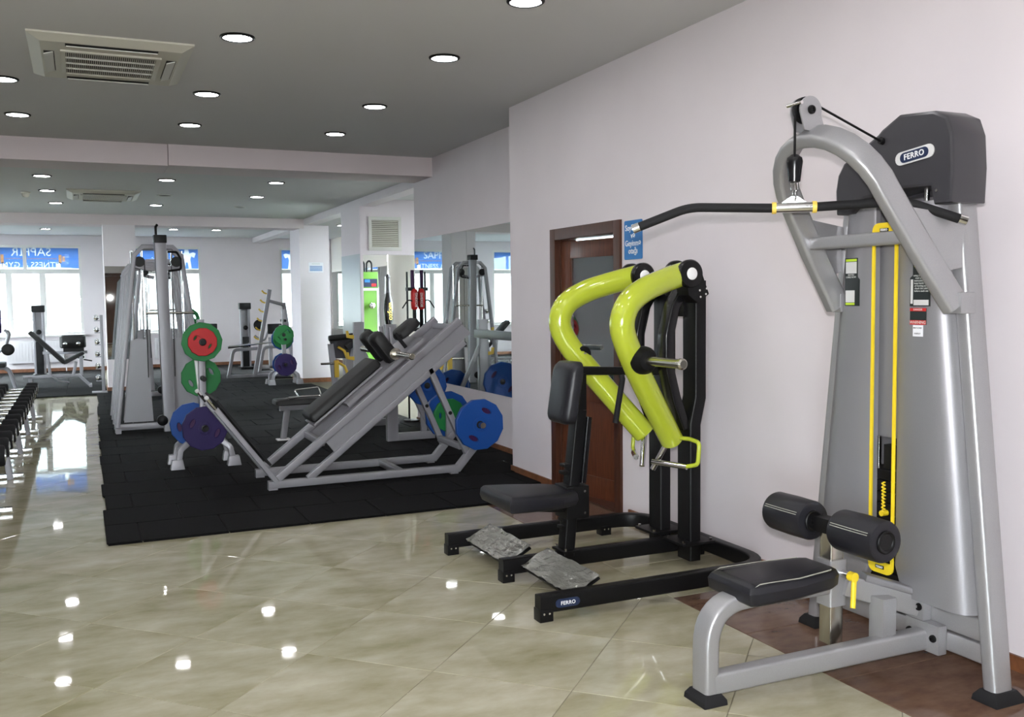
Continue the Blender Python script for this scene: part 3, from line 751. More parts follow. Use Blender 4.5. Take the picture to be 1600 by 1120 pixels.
part('post_head', M().box(2.64, 2.70, yc-.05, yc+.05, .575, .635), 'black', L, bevel=.006)
part('roller_axle', M().cyl((2.665, yc-.30, .605), (2.665, yc+.33, .605), .014), 'black', L)
for a, b in ((.075, .305), (-.075, -.305)):
    rr_ = .080
    n_ = 1 if b > a else -1; ln = abs(b-a)
    ro = part('leg_roller', M().lathe((2.665, yc+a, .605), (0, n_, 0), [(.03, .004), (rr_-.016, 0), (rr_-.004, .004), (rr_, .014), (rr_+.002, ln*.5), (rr_, ln-.014), (rr_-.004, ln-.004), (rr_-.016, ln), (.03, ln-.004)], 32), 'leather', L, smooth=42)
    for e in (.003, ln-.003):
        dn = -n_ if e < .1 else n_
        part('end_ring', M().lathe((2.665, yc+a+n_*e, .605), (0, dn, 0), [(.044, -.002), (.044, .006), (.040, .009), (.034, .007), (.03, .003)], 24), 'black', ro)
    for dz in (.030, .038):
        an = math.asin(dz/rr_); px = 2.665-(rr_+.002)*cos(an)
        part('seam', M().tube([(px+.001, yc+a+n_*.02, .605+dz), (px-.001, yc+a+n_*ln*.5, .605+dz), (px+.001, yc+a+n_*(ln-.02), .605+dz)], .0015, 6), 'thread', ro)
# clamp lever
ck = part('clamp_shaft', M().cyl((2.71, yc-.04, .415), (2.71, yc-.085, .415), .017), 'chrome', L)
part('clamp_lever', M().sweep([(2.71, yc-.088, .425), (2.712, yc-.10, .40), (2.69, yc-.118, .30)], rr(.020, .016, .006), (0, 1, 0.2)), 'yellow', L)
part('clamp_hub', M().cyl((2.71, yc-.08, .415), (2.71, yc-.108, .415), .019), 'yellow', L)
# strut to the tower
part('strut', M().sweep([(2.72, yc-.04, .372), (3.0, yc-.14, .275)], rr(.06, .085, .008), (0, 0, 1)), 'silver', L)
part('strut_cover', M().sweep([(2.79, yc-.065, .40), (3.0, yc-.14, .33)], rr(.07, .03, .01), (0, 0, 1)), 'silver_panel', L)
part('short_post', M().box(2.80, 2.87, yc-.165, yc-.09, .14, .33), 'silver', L, bevel=.006)
part('strut_flange', M().box(2.985, 3.03, yc-.19, yc-.08, .225, .325), 'silver', L, bevel=.006)
bolt(L, (2.985, yc-.168, .278), (-1, 0, 0), .015)
# stickers
def sticker(poly, y_, z_, parts, c='label_dark'):
    o = part('label', curve_mesh([poly], .0012, 0, frame((2.9555, y_, z_), (0, -1, 0), (0, 0, 1))), c, L, smooth=0)
    for (a, b, c0, d, cm, txt, ts) in parts:
        me = curve_mesh([[(a, c0), (b, c0), (b, d), (a, d)]], .0004, 0, frame((2.9538, y_, z_), (0, -1, 0), (0, 0, 1)))
        part('label_field', me, cm, o, smooth=0)
        if txt:
            part('lettering', text_mesh(txt, ts, .0002, frame((2.9530, y_-(a+b)/2, z_+(c0+d)/2), (0, -1, 0), (0, 0, 1)), bold=ts*.01), 'label_text' if cm in ('label_dark', 'red_label') else 'label_dark', o, smooth=0)
    return o
sticker([(-.036, -.10), (.046, -.10), (.046, .01), (.034, .02), (.034, .10), (-.036, .10)], yc+.185, 1.567,
        [(-.031, .030, .086, .096, 'label_green', '', 0), (-.031, .030, .036, .084, 'plate_grey', '', 0), (-.031, .020, -.085, -.035, 'plate_grey', '', 0), (-.031, .020, -.096, -.087, 'label_green', '', 0),
         (-.031, .030, .016, .034, 'label_dark', 'SEATED\nCABLE ROW', .010), (.026, .042, -.09, .004, 'label_dark', '', 0)])
lb = sticker([(-.045, -.10), (.052, -.10), (.052, .10), (-.032, .10), (-.032, .02), (-.045, .01)], yc-.172, 1.567,
        [(-.026, .046, .062, .096, 'plate_grey', 'WEIGHT TRAINING\nCAN BE DANGEROUS', .0075), (-.026, .046, .052, .062, 'label_green', '', 0), (-.041, -.030, -.09, .004, 'plate_grey', '', 0),
         (-.024, .046, -.072, .050, 'label_dark', '\n'.join(['using this machine', 'read all of the', 'instructions first', 'keep hands clear', 'of moving parts', 'check the cable', 'before each use']), .0105), (-.026, .046, -.096, -.075, 'plate_grey', '', 0)])
sticker([(-.039, -.032), (.039, -.032), (.039, .032), (-.039, .032)], yc-.168, 1.428,
        [(-.039, .039, .020, .032, 'red_label', 'DANGER', .011), (-.037, .037, -.014, .019, 'label_dark', '', 0), (-.039, .039, -.032, -.015, 'red_label', 'WARNING', .016)])
sticker([(-.024, -.022), (.024, -.022), (.024, .022), (-.024, .022)], yc-.168, 1.372, [(-.02, .02, .002, .02, 'white_paper', 'MAX LOAD', .008), (-.02, .02, -.02, -.002, 'white_paper', 'INSPECT', .008)], 'white_paper')

# ---------------------------------------------------------------- lat bar hanging from the cable
bc = V((2.488, yc, 1.848)); bdv = V((cos(radians(-36)), sin(radians(-36)), 0)); zu = V((0, 0, 1))
B = thing('lat_bar', 'long bent lat bar with black grips hanging from the cable', 'bar', bc)
def bp(s_, z): return bc+bdv*s_+zu*z
part('centre_sleeve', M().cyl(bp(-.072, 0), bp(.072, 0), .019, seg=24), 'chrome', B)
for s_ in (-1, 1):
    pts = fillet([bp(s_*.08, 0), bp(s_*.395, .012), bp(s_*.585, -.058)], .25, 8)
    part('grip', M().tube(pts, .0175, 18), 'black_rubber', B)
    e = pts[-1]; d = (pts[-1]-pts[-2]).normalized()
    part('end_cap', M().cyl(e, e+d*.028, .0185, seg=20), 'chrome', B)
    part('collar', M().cyl(bp(s_*.066, 0), bp(s_*.082, 0), .0225, seg=24), 'gold', B)
part('hanger_plate', M().prism([(-.055, .012), (.055, .012), (.012, .042), (-.012, .042)], bc-V((-bdv.y, bdv.x, 0))*.004, bdv, zu, V((-bdv.y, bdv.x, 0))*.008), 'chrome', B)
link = [V((bc.x+.0, yc+.010*cos(radians(a)), 1.898+.026*sin(radians(a)))) for a in range(0, 361, 24)]
part('snap_link', M().tube(link, .003, 8), 'chrome', B)

# ---------------------------------------------------------------- changing-room sign
t = thing('door_sign', 'blue changing-room sign with white lettering beside the wooden door', 'sign', (XW, 5.49, 1.88))
part('plate', curve_mesh([rr(.225, .26, .012, 4)], .002, 0, frame((XW-.004, 5.488, 1.893), (0, -1, 0), (0, 0, 1))), 'sign_blue', t)
part('lettering', text_mesh('Soyunma\nvə\nGeyinmə\notağı', .054, .0006, frame((XW-.0068, 5.488, 1.895), (0, -1, 0), (0, 0, 1)), bold=.0008), 'white', t)

# ================================================================ PLATE-LOADED ROW MACHINE
ry = 4.60
R = thing('row_machine', 'black plate-loaded row machine with lime green arms by the door', 'gym machine', (2.6, ry, 0))
zr = .082
ub = fillet([(1.905, ry-.645, zr), (3.27, ry-.645, zr), (3.27, ry+.645, zr), (1.93, ry+.645, zr)], .22, 8)
base = part('base_rail', M().sweep(ub, rr(.062, .085, .01), (0, 0, 1)), 'black', R)
mid = part('centre_rail', M().sweep([(2.0, ry, zr), (3.24, ry, zr)], rr(.062, .085, .01), (0, 0, 1)), 'black', R)
for p in ((1.935, ry-.645), (1.96, ry+.645), (2.03, ry), (3.0, ry-.645), (3.0, ry+.645), (3.255, ry)):
    ft = part('foot_block', M().box(p[0]-.035, p[0]+.035, p[1]-.035, p[1]+.035, 0, .06), 'black', R, bevel=.004)
    for dx in (-.014, .014): part('screw', M().cyl((p[0]+dx, p[1]-.034, .04), (p[0]+dx, p[1]-.038, .04), .005, seg=8), 'chrome', ft)
badge((2.047, ry-.645-.033, .080), (1, 0, 0), (0, 0, 1), .128, .040, 'FERRO', R, full=False, c1='navy')
# foot plates in crinkled wrapping
for s_, x0 in ((-1, 2.16), (1, 2.10)):
    y0 = ry+s_*.04; y1 = ry+s_*.612
    fp = part('foot_plate', M().add([(x0-.055, y0, .075), (x0-.055, y1, .075), (x0+.095, y1, .155), (x0+.095, y0, .155), (x0-.05, y0, .065), (x0-.05, y1, .065), (x0+.10, y1, .145), (x0+.10, y0, .145)],
                                   [(0, 1, 2, 3), (4, 7, 6, 5), (0, 4, 5, 1), (1, 5, 6, 2), (2, 6, 7, 3), (3, 7, 4, 0)]), 'black', R)
    n = 14; fm = M(); nx = 6
    for i in range(n+1):
        for j in range(nx+1):
            fx = x0-.062+.16*j/nx; fy = y0+(y1-y0)*(i/n)
            fm.v.append(V((fx+random.uniform(-.003, .003), fy, .082+.08*j/nx+random.uniform(0, .008))))
    for i in range(n):
        for j in range(nx): q = i*(nx+1)+j; fm.f.append((q, q+1, q+nx+2, q+nx+1))
    part('plastic_wrap', fm, 'film', fp, smooth=0)
# columns
for s_ in (-1, 1):
    cy_ = ry+s_*.15
    part('column', M().sweep([(3.10, cy_, .03), (3.10, cy_, .80), (3.135, cy_, .95), (3.135, cy_, 1.60)], rr(.075, .13, .012), (0, 1, 0)), 'black', R)
    cpl = [(3.06, .78), (2.99, .95), (2.945, 1.12), (2.945, 1.30), (2.985, 1.46), (3.08, 1.60)]
    part('curved_brace', M().sweep(fillet([(x, cy_, z) for x, z in cpl], .12, 5), rr(.06, .09, .012), (0, 1, 0)), 'black_gloss', R, smooth=40)
    part('base_plate', M().box(2.99, 3.21, cy_-.10, cy_+.10, .126, .142), 'black', R, bevel=.004)
    for dx, dy in ((-.09, -.08), (-.09, .08), (.09, -.08), (.09, .08)):
        part('nut', M().cyl((3.10+dx, cy_+dy, .142), (3.10+dx, cy_+dy, .155), .009, seg=6), 'chrome', R)
part('column_bridge', M().box(3.08, 3.19, ry-.12, ry+.12, 1.40, 1.52), 'black', R, bevel=.01)
def catmull(p, n):
    p = [p[0]*2-p[1]]+p+[p[-1]*2-p[-2]]; out = []
    for i in range(1, len(p)-2):
        for k in range(n):
            t = k/n; out.append(.5*((2*p[i])+(p[i+1]-p[i-1])*t+(2*p[i-1]-5*p[i]+4*p[i+1]-p[i+2])*t*t+(3*p[i]-p[i-1]-3*p[i+1]+p[i+2])*t**3))
    out.append(p[-2]); return out
# arms
def arm(s_):
    P_ = lambda x, d, z: V((x, ry+s_*d, z))
    pts = catmull([P_(3.0, .235, 1.635), P_(2.86, .27, 1.60), P_(2.70, .315, 1.548), P_(2.585, .345, 1.475), P_(2.545, .35, 1.37), P_(2.585, .338, 1.255), P_(2.68, .29, 1.115), P_(2.83, .217, .92), P_(2.99, .14, .715)], 4)
    a_ = part('lever_arm', M().tube(pts, .066, 24), 'lime', R, smooth=60)
    e = pts[-1]; d = (pts[-1]-pts[-2]).normalized()
    part('arm_cap', M().lathe(e, d, [(.066, 0), (.062, .006), (.04, .009)], 24), 'lime', a_)
    # pivot: black discs with pale caps either side of the arm head
    pv = V((3.0, ry+s_*.235, 1.635))
    for q in (-1, 1):
        di = part('pivot_disc', M().lathe(pv+V((0, q*.052, 0)), (0, q, 0), [(.02, -.012), (.072, -.01), (.077, 0), (.077, .022), (.070, .032), (.04, .034)], 32), 'black_gloss', a_)
        part('pivot_cap', M().lathe(pv+V((0, q*.084, 0)), (0, q, 0), [(.033, 0), (.033, .003), (.028, .007), (.012, .009)], 24), 'white', di)
    part('pivot_block', M().prism([(-.05, .02), (.05, .06), (.105, -.075), (.03, -.125), (-.03, -.08)], (3.03, pv.y-.055, 1.60), (1, 0, 0), (0, 0, 1), (0, .11, 0)), 'black', R, bevel=.008)
    for dx, dz in ((.04, -.055), (.085, -.045), (.045, -.09), (.08, -.075)):
        part('screw', M().cyl((3.03+dx, pv.y-.055, 1.60+dz), (3.03+dx, pv.y-.0585, 1.60+dz), .006, seg=8), 'chrome', R)
    # weight peg
    r_ = P_(2.655, .325, 1.185)
    if s_ < 0: part('peg_boss', M().lathe(r_, (0, s_, 0), [(.05, .02), (.075, .045), (.072, .075), (.05, .105), (.028, .11)], 24), 'black', a_)
    if s_ < 0: part('weight_peg', M().lathe(r_, (0, s_, 0), [(.024, .10), (.024, .385), (.028, .39), (.028, .41), (.02, .418)], 24), 'steel', a_)
    ic = part('boss_cap', M().lathe(r_, (0, -s_, 0), [(.05, .045), (.046, .066), (.03, .072)], 24), 'black', a_)
    part('screw', M().lathe(r_, (0, -s_, 0), [(.012, .07), (.010, .078)], 12), 'chrome', ic)
    # handles
    h0 = e-d*.02
    hp_ = fillet([h0+V((0, 0, -.0)), h0+V((.01, s_*-.0, 0))+V((.10, -s_*-.10, -.02)), h0+V((.12, s_*.14, -.03)), h0+V((.10, s_*.14, -.14))], .03, 5)
    lp = [h0, h0+V((.05, s_*.11, .0)), h0+V((.06, s_*.19, -.01)), h0+V((.05, s_*.19, -.13)), h0+V((.02, s_*.12, -.15))]
    part('handle_loop', M().tube(fillet(lp, .03, 5), .012, 12), 'lime', a_)
    g0 = h0+V((.02, s_*.13, -.15)); g1 = h0+V((-.08, -s_*.06, -.14))
    part('handle_grip', M().cyl(g0, g1, .016, seg=16), 'chrome', a_)
    g2 = h0+V((.0, -s_*.02, -.02)); g3 = h0+V((-.06, -s_*.09, -.19))
    part('handle_grip', M().cyl(g2, g3, .016, seg=16), 'chrome', a_)
for s_ in (-1, 1): arm(s_)
# chest pad and its post
part('pad_post', M().sweep([(2.39, ry, .10), (2.425, ry, .46), (2.475, ry, .90)], rr(.065, .085, .008), (0, 1, 0)), 'black', R)
part('pad_post_guide', M().sweep([(2.475, ry-.035, .50), (2.515, ry-.035, .86)], rr(.03, .05, .006), (0, 1, 0)), 'black_gloss', R)
for i in range(4):
    part('adjuster_tooth', M().box(2.352+i*.006, 2.40+i*.006, ry-.03, ry+.03, .25+i*.04+(.22 if i > 1 else 0), .268+i*.04+(.22 if i > 1 else 0)), 'black', R, bevel=.004)
part('post_foot', M().box(2.34, 2.44, ry-.07, ry+.07, .124, .136), 'black', R, bevel=.003)
for dy in (-.055, .055): part('nut', M().cyl((2.36, ry+dy, .136), (2.36, ry+dy, .15), .009, seg=6), 'chrome', R)
ax_ = V((.16, 0, 1)).normalized()
rings = []
for k, h in ((.02, 0), (0, .012), (0, .05), (.012, .07), (.035, .078)):
    ring = []
    for a, b in rr(.245-2*k, .34-2*k, .05, 4): ring.append(V((2.435-h*1.1, ry, 1.0))+V((-.0, a, 0))+ax_*b)
    rings.append(ring)
part('chest_pad', M().loft(rings), 'leather', R, smooth=50)
part('pad_bracket', M().box(2.43, 2.50, ry-.05, ry+.05, .90, 1.10), 'black', R, bevel=.006)
part('top_link', M().sweep([(2.46, ry, 1.115), (2.98, ry, 1.09)], rr(.06, .045, .008), (0, 0, 1)), 'black', R)
part('lock_lever', M().tube([(2.72, ry-.05, 1.08), (2.72, ry-.06, 1.06), (2.665, ry-.075, .82)], .016, 12), 'black_rubber', R)
# seat
part('seat_bracket', M().sweep([(2.02, ry, .415), (2.45, ry, .36)], rr(.10, .05, .008), (0, 0, 1)), 'black', R)
part('seat_carriage', M().box(2.36, 2.50, ry-.075, ry+.075, .31, .49), 'black', R, bevel=.01)
for dx, dz in ((.10, .15), (.03, .14), (.10, .03)): part('screw', M().cyl((2.37+dx, ry-.075, .31+dz), (2.37+dx, ry-.079, .31+dz), .007, seg=8), 'chrome', R)
rings = []
for z, k in ((.405, .03), (.412, .01), (.44, 0), (.475, .004), (.492, .018), (.498, .05)):
    base = [(1.965+k, -.205+k), (2.10, -.20+k), (2.30, -.165+k), (2.42-k, -.10+k)]
    rings.append([V((x, ry+y_, z-.02*(x-1.96)/.45)) for x, y_ in base]+[V((x, ry-y_, z-.02*(x-1.96)/.45)) for x, y_ in base[::-1]])
part('seat', M().loft(rings), 'leather', R, bevel=.006, smooth=60)
# ================================================================ WEIGHT PLATES
def plate_mesh(r, th, holes=True, n=12):
    outer = [(r*cos(2*pi*(i+.5)/n), r*sin(2*pi*(i+.5)/n)) for i in range(n)]
    sp = [outer, oval(0, 0, .028, .028)]
    if holes:
        for a in (0, 180): sp.append(oval(r*.60*cos(radians(a)), r*.60*sin(radians(a)), r*.125, r*.25))
    return curve_mesh(sp, th/2-.006, .006)
PM = {}
def plate(colour, r, th, centre, axis, roll, label, grp, back=None):
    """one grip plate; axis = direction its face looks"""
    key = (colour, r, th)
    if key not in PM:
        PM[key] = (plate_mesh(r, th), M())
    t = thing('weight_plate', label, 'weight plate', (0, 0, 0), grp)
    ax = V(axis).normalized(); xd = V((0, 0, 1)).cross(ax).normalized(); yd = ax.cross(xd)
    mt = frame((0, 0, 0), xd, yd) @ Matrix.Rotation(roll, 4, 'Z')
    me = PM[key][0].copy()
    d = part('disc', me, colour, t)
    me2 = d.data; me2.transform(mt)
    hub = part('hub', M().lathe(ax*(-th/2-.001), ax, [(.030, 0), (.036, .002), (.036, th), (.030, th+.002)], 20), 'black', t)
    rim = part('rim_ring', M().lathe(ax*(th/2-.004), ax, [(r*.30, 0), (r*.30, .006), (r*.27, .007), (r*.27, .0)], 24), colour, t)
    if colour in ('blue_plate', 'purple_plate'):
        part('hole_backing', M().cyl(ax*-.004, ax*.004, r*.9, seg=24), 'plum', t)  # dark disc added inside so the see-through grip holes look dark
    t.location = centre
    return t
# ================================================================ INCLINED LEG (HACK SQUAT) MACHINE
yn, yf = 7.58, 8.18; ym = (yn+yf)/2
K = thing('hack_squat_machine', 'silver inclined hack squat machine with black back pad on the rubber mat', 'gym machine', (2.1, ym, .02))
Z0 = .022
th_ = math.atan2(1.30-.09, 2.90-1.35); sl = V((cos(th_), 0, sin(th_))); sn = V((-sin(th_), 0, cos(th_)))
for y_, nm in ((yn, 'near'), (yf, 'far')):
    part('base_rail', M().sweep([(1.30, y_, .062), (2.90, y_, .062), (3.10, y_, .285)], rr(.06, .062, .006), (0, 1, 0)), 'silver_far', K)
    for x in (1.335, 2.86): part('foot_plate', M().box(x-.035, x+.035, y_-.035, y_+.035, Z0-.0005, .034), 'silver_far', K)
    part('slide_rail', M().sweep([V((1.36, y_, .095)), V((1.36, y_, .095))+sl*2.0], rr(.06, .06, .006), (0, 1, 0)), 'silver_far', K)
    lo = V((1.62, y_, .085)); part('lower_rail', M().sweep([lo, lo+sl*1.72], rr(.055, .05, .006), (0, 1, 0)), 'silver_far', K)
    a0 = V((1.74, y_-.014, .405)); w_ = .155
    b0 = a0-sn*w_
    part('side_panel', M().add([a0, a0+sl*1.50, b0+sl*1.50+sl*.02, b0, a0+V((0, .028, 0)), a0+sl*1.50+V((0, .028, 0)), b0+sl*1.52+V((0, .028, 0)), b0+V((0, .028, 0))],
                               [(0, 1, 2, 3), (7, 6, 5, 4), (0, 4, 5, 1), (1, 5, 6, 2), (2, 6, 7, 3), (3, 7, 4, 0)]), 'silver_far', K)
    part('rear_post', M().sweep([(2.66, y_, .93), (2.985, y_, .19)], rr(.05, .05, .006), (0, 1, 0)), 'silver_far', K)
    part('bolt', M().cyl((2.83, y_-.026, .545), (2.83, y_-.034, .545), .016), 'black', K)
part('cross_tube', M().sweep([(2.40, yn+.03, .062), (2.40, yf-.03, .062)], rr(.06, .055, .006), (0, 0, 1)), 'silver_far', K)
part('cross_tube', M().sweep([(1.74, yn+.03, .36), (1.74, yf-.03, .36)], rr(.05, .05, .006), (0, 0, 1)), 'silver_far', K)
part('cross_tube', M().sweep([(2.92, yn+.03, 1.27), (2.92, yf-.03, 1.27)], rr(.05, .05, .006), (0, 0, 1)), 'silver_far', K)
part('cross_tube', M().sweep([(2.95, yn+.03, .24), (2.95, yf-.03, .24)], rr(.05, .05, .006), (0, 0, 1)), 'silver_far', K)
# foot board rising to the left
fd = V((-.594, 0, .804)).normalized(); fn = V((fd.z, 0, -fd.x))
for y_ in (yn-.02, yf+.02): part('board_arm', M().sweep([V((1.36, y_, .09)), V((1.36, y_, .09))+fd*.64], rr(.04, .075, .006), (0, 1, 0)), 'silver_far', K)
fb = V((1.28, 0, .20))
fbd = part('foot_board', M().prism([(0, 0), (.66, 0), (.66, .018), (0, .018)], fb+V((0, yn-.06, 0))+fn*.035, fd, fn, (0, yf-yn+.12, 0)), 'black_rubber', K)
for y_ in (yn-.02, yf+.02):
    e0 = V((1.36, y_, .09))+fd*.64
    part('end_cap', M().sweep([e0, e0+fd*.10], rr(.042, .078, .006), (0, 1, 0)), 'silver_far', K)
    part('handle_rod', M().tube([e0+fd*.09, e0+fd*.21], .013, 10), 'chrome', K)
    part('rod_knob', M().lathe(e0+fd*.20, fd, [(.013, 0), (.018, .008), (.018, .02), (.012, .028)], 14), 'plate_grey', K)
# sliding carriage with back pad and shoulder pads
pb = V((1.70, ym, .50))
rings = []
for k, h in ((.02, 0), (.0, .012), (0, .055), (.014, .075), (.03, .08)):
    rings.append([pb+sl*.38+sl*b+V((0, a, 0))+sn*h for a, b in rr(.34-2*k, .74-2*k, .03, 3)])
part('back_pad', M().loft(rings), 'leather_mid', K, smooth=50)
part('pad_plate', M().prism([(0, -.16), (.74, -.16), (.74, .16), (0, .16)], pb-sn*.02, sl, (0, 1, 0), sn*.018), 'silver_far', K)
part('carriage', M().prism([(.30, -.27), (1.15, -.27), (1.15, .27), (.30, .27)], pb-sn*.06, sl, (0, 1, 0), sn*.035), 'silver_far', K)
for s_ in (-1, 1):
    sp_ = pb+sl*.86+V((0, s_*.135, 0))+sn*.10
    rings = []
    for k, h in ((.02, -.05), (0, -.03), (0, .03), (.02, .05)):
        rings.append([sp_+V((0, h*1.6, 0))+sl*a+sn*b for a, b in rr(.12-2*k, .30-2*k, .04, 3)])
    part('shoulder_pad', M().loft(rings), 'leather_mid', K, smooth=50)
    part('pad_arm', M().sweep([sp_-sn*.02+sl*.07, sp_+sl*.15+sn*.10], rr(.03, .04, .006), (0, 1, 0)), 'silver_far', K)
    part('side_grip', M().tube([pb+sl*.98+V((0, s_*.27, 0))+sn*.01, pb+sl*.98+V((0, s_*.27, 0))+sn*.16], .016, 10), 'black_rubber', K)
    pg = V((2.37, ym+s_*.28, 1.06))
    part('load_peg', M().lathe(pg, (0, s_, 0), [(.05, 0), (.05, .012), (.026, .014), (.026, .44), (.02, .445)], 18), 'steel', K)
hr = pb+sl*1.02
rings = []
for k, h in ((.02, 0), (0, .012), (0, .06), (.02, .08)):
    rings.append([hr+sl*.12+sl*b+V((0, a, 0))+sn*(h+.03) for a, b in rr(.22-2*k, .24-2*k, .05, 3)])
part('head_pad', M().loft(rings), 'leather_mid', K, smooth=50)
for s_, y_ in ((-1, yn), (1, yf)):
    part('storage_peg', M().cyl((3.065, y_, .44), (3.065, y_+s_*.19, .44), .025), 'steel', K)
    part('peg_bracket', M().box(3.02, 3.09, y_-.02, y_+.02, .24, .46), 'silver_far', K)
g_ = 'plates on the hack squat machine'
plate('blue_plate', .215, .045, (3.065, yn-.10, .44), (0, -1, 0), radians(62), 'blue faceted plate hung on the near rear peg of the hack squat machine', g_)
plate('blue_plate', .215, .045, (3.065, yf+.07, .44), (0, -1, 0), radians(5), 'blue plate behind the slanted post with a green plate before it', g_)
plate('green_plate', .150, .035, (3.065, yf+.024, .44), (0, -1, 0), radians(0), 'green plate stacked on the blue plate at the rear of the hack squat machine', g_)

# ================================================================ PLATE TREES
def plate_tree(x, y_, z0, label, h=1.33):
    t = thing('plate_tree', label, 'weight rack', (x, y_, z0), 'plate trees')
    P_ = lambda a, b, c: V((x+a, y_+b, z0+c))
    part('post', M().sweep([P_(0, .0, .22), P_(0, 0, h)], rr(.06, .06, .006), (0, 1, 0)), 'silver_far', t)
    for s_ in (-1, 1):
        for d in (-.10, .22):
            pts = fillet([P_(s_*.02, d*.3, .32), P_(s_*.215, d, .17), P_(s_*.235, d, .05)], .05, 4)
            part('leg', M().sweep(pts, rr(.05, .05, .006), (0, 1, 0)), 'silver_far', t)
            part('foot', M().loft([[P_(s_*.245+a*.06, d+b*.05, 0) for a, b in ((-1, -1), (1, -1), (1, 1), (-1, 1))], [P_(s_*.245+a*.045, d+b*.04, .085) for a, b in ((-1, -1), (1, -1), (1, 1), (-1, 1))]]), 'silver_far', t, bevel=.003)
    for z in (1.13, .80, .35):
        part('peg', M().cyl(P_(0, -.155, z), P_(0, .19, z), .0235), 'black', t)
    part('back_brace', M().sweep([P_(-.05, .06, 1.05), P_(.0, .06, .45)], rr(.03, .05, .006), (0, 1, 0)), 'white', t)  # white puts this leg's lit edge into its colour
    return t
tx, ty = .985, 9.02
plate_tree(tx, ty, .02, 'plate tree with green, red, blue and purple plates left of the hack squat machine')
g_ = 'plates on the near plate tree'
plate('green_plate', .172, .045, (tx, ty-.075, 1.15), (0, -1, 0), radians(20), 'green plate behind the red plate on top of the near plate tree', g_)
plate('red_plate', .122, .035, (tx, ty-.118, 1.15), (0, -1, 0), radians(-32), 'small red plate with two green grip slots on top of the near plate tree', g_)
plate('green_plate', .172, .045, (tx-.0, ty+.095, .82), (0, -1, 0), radians(30), 'green plate at the middle of the near plate tree behind its post', g_)
plate('purple_plate', .195, .05, (tx, ty-.085, .37), (0, -1, 0), radians(-25), 'large purple plate at the foot of the near plate tree', g_)
plate('blue_plate', .195, .045, (tx-.085, ty+.12, .39), (0, -1, 0), radians(10), 'blue plate behind the purple plate of the near plate tree', g_)
ux, uy = 3.28, 17.1
plate_tree(ux, uy, .02, 'distant plate tree with green and purple plates by the notice column')
g_ = 'plates on the distant plate tree'
plate('green_plate', .172, .045, (ux-.02, uy-.085, 1.15-.25), (0, -1, 0), radians(35), 'bright green plate on top of the distant plate tree', g_)
plate('green_plate', .172, .045, (ux, uy+.10, .82), (0, -1, 0), radians(0), 'green plate low at the back of the distant plate tree', g_)
plate('blue_plate', .195, .045, (ux, uy+.15, .82), (0, -1, 0), radians(0), 'blue plate at the back of the distant plate tree', g_)
plate('purple_plate', .195, .05, (ux, uy-.085, .37), (0, -1, 0), radians(20), 'purple plate at the foot of the distant plate tree', g_)
plate('blue_plate', .195, .045, (ux, uy+.10, .37), (0, -1, 0), radians(0), 'blue plate behind the purple plate of the distant plate tree', g_)

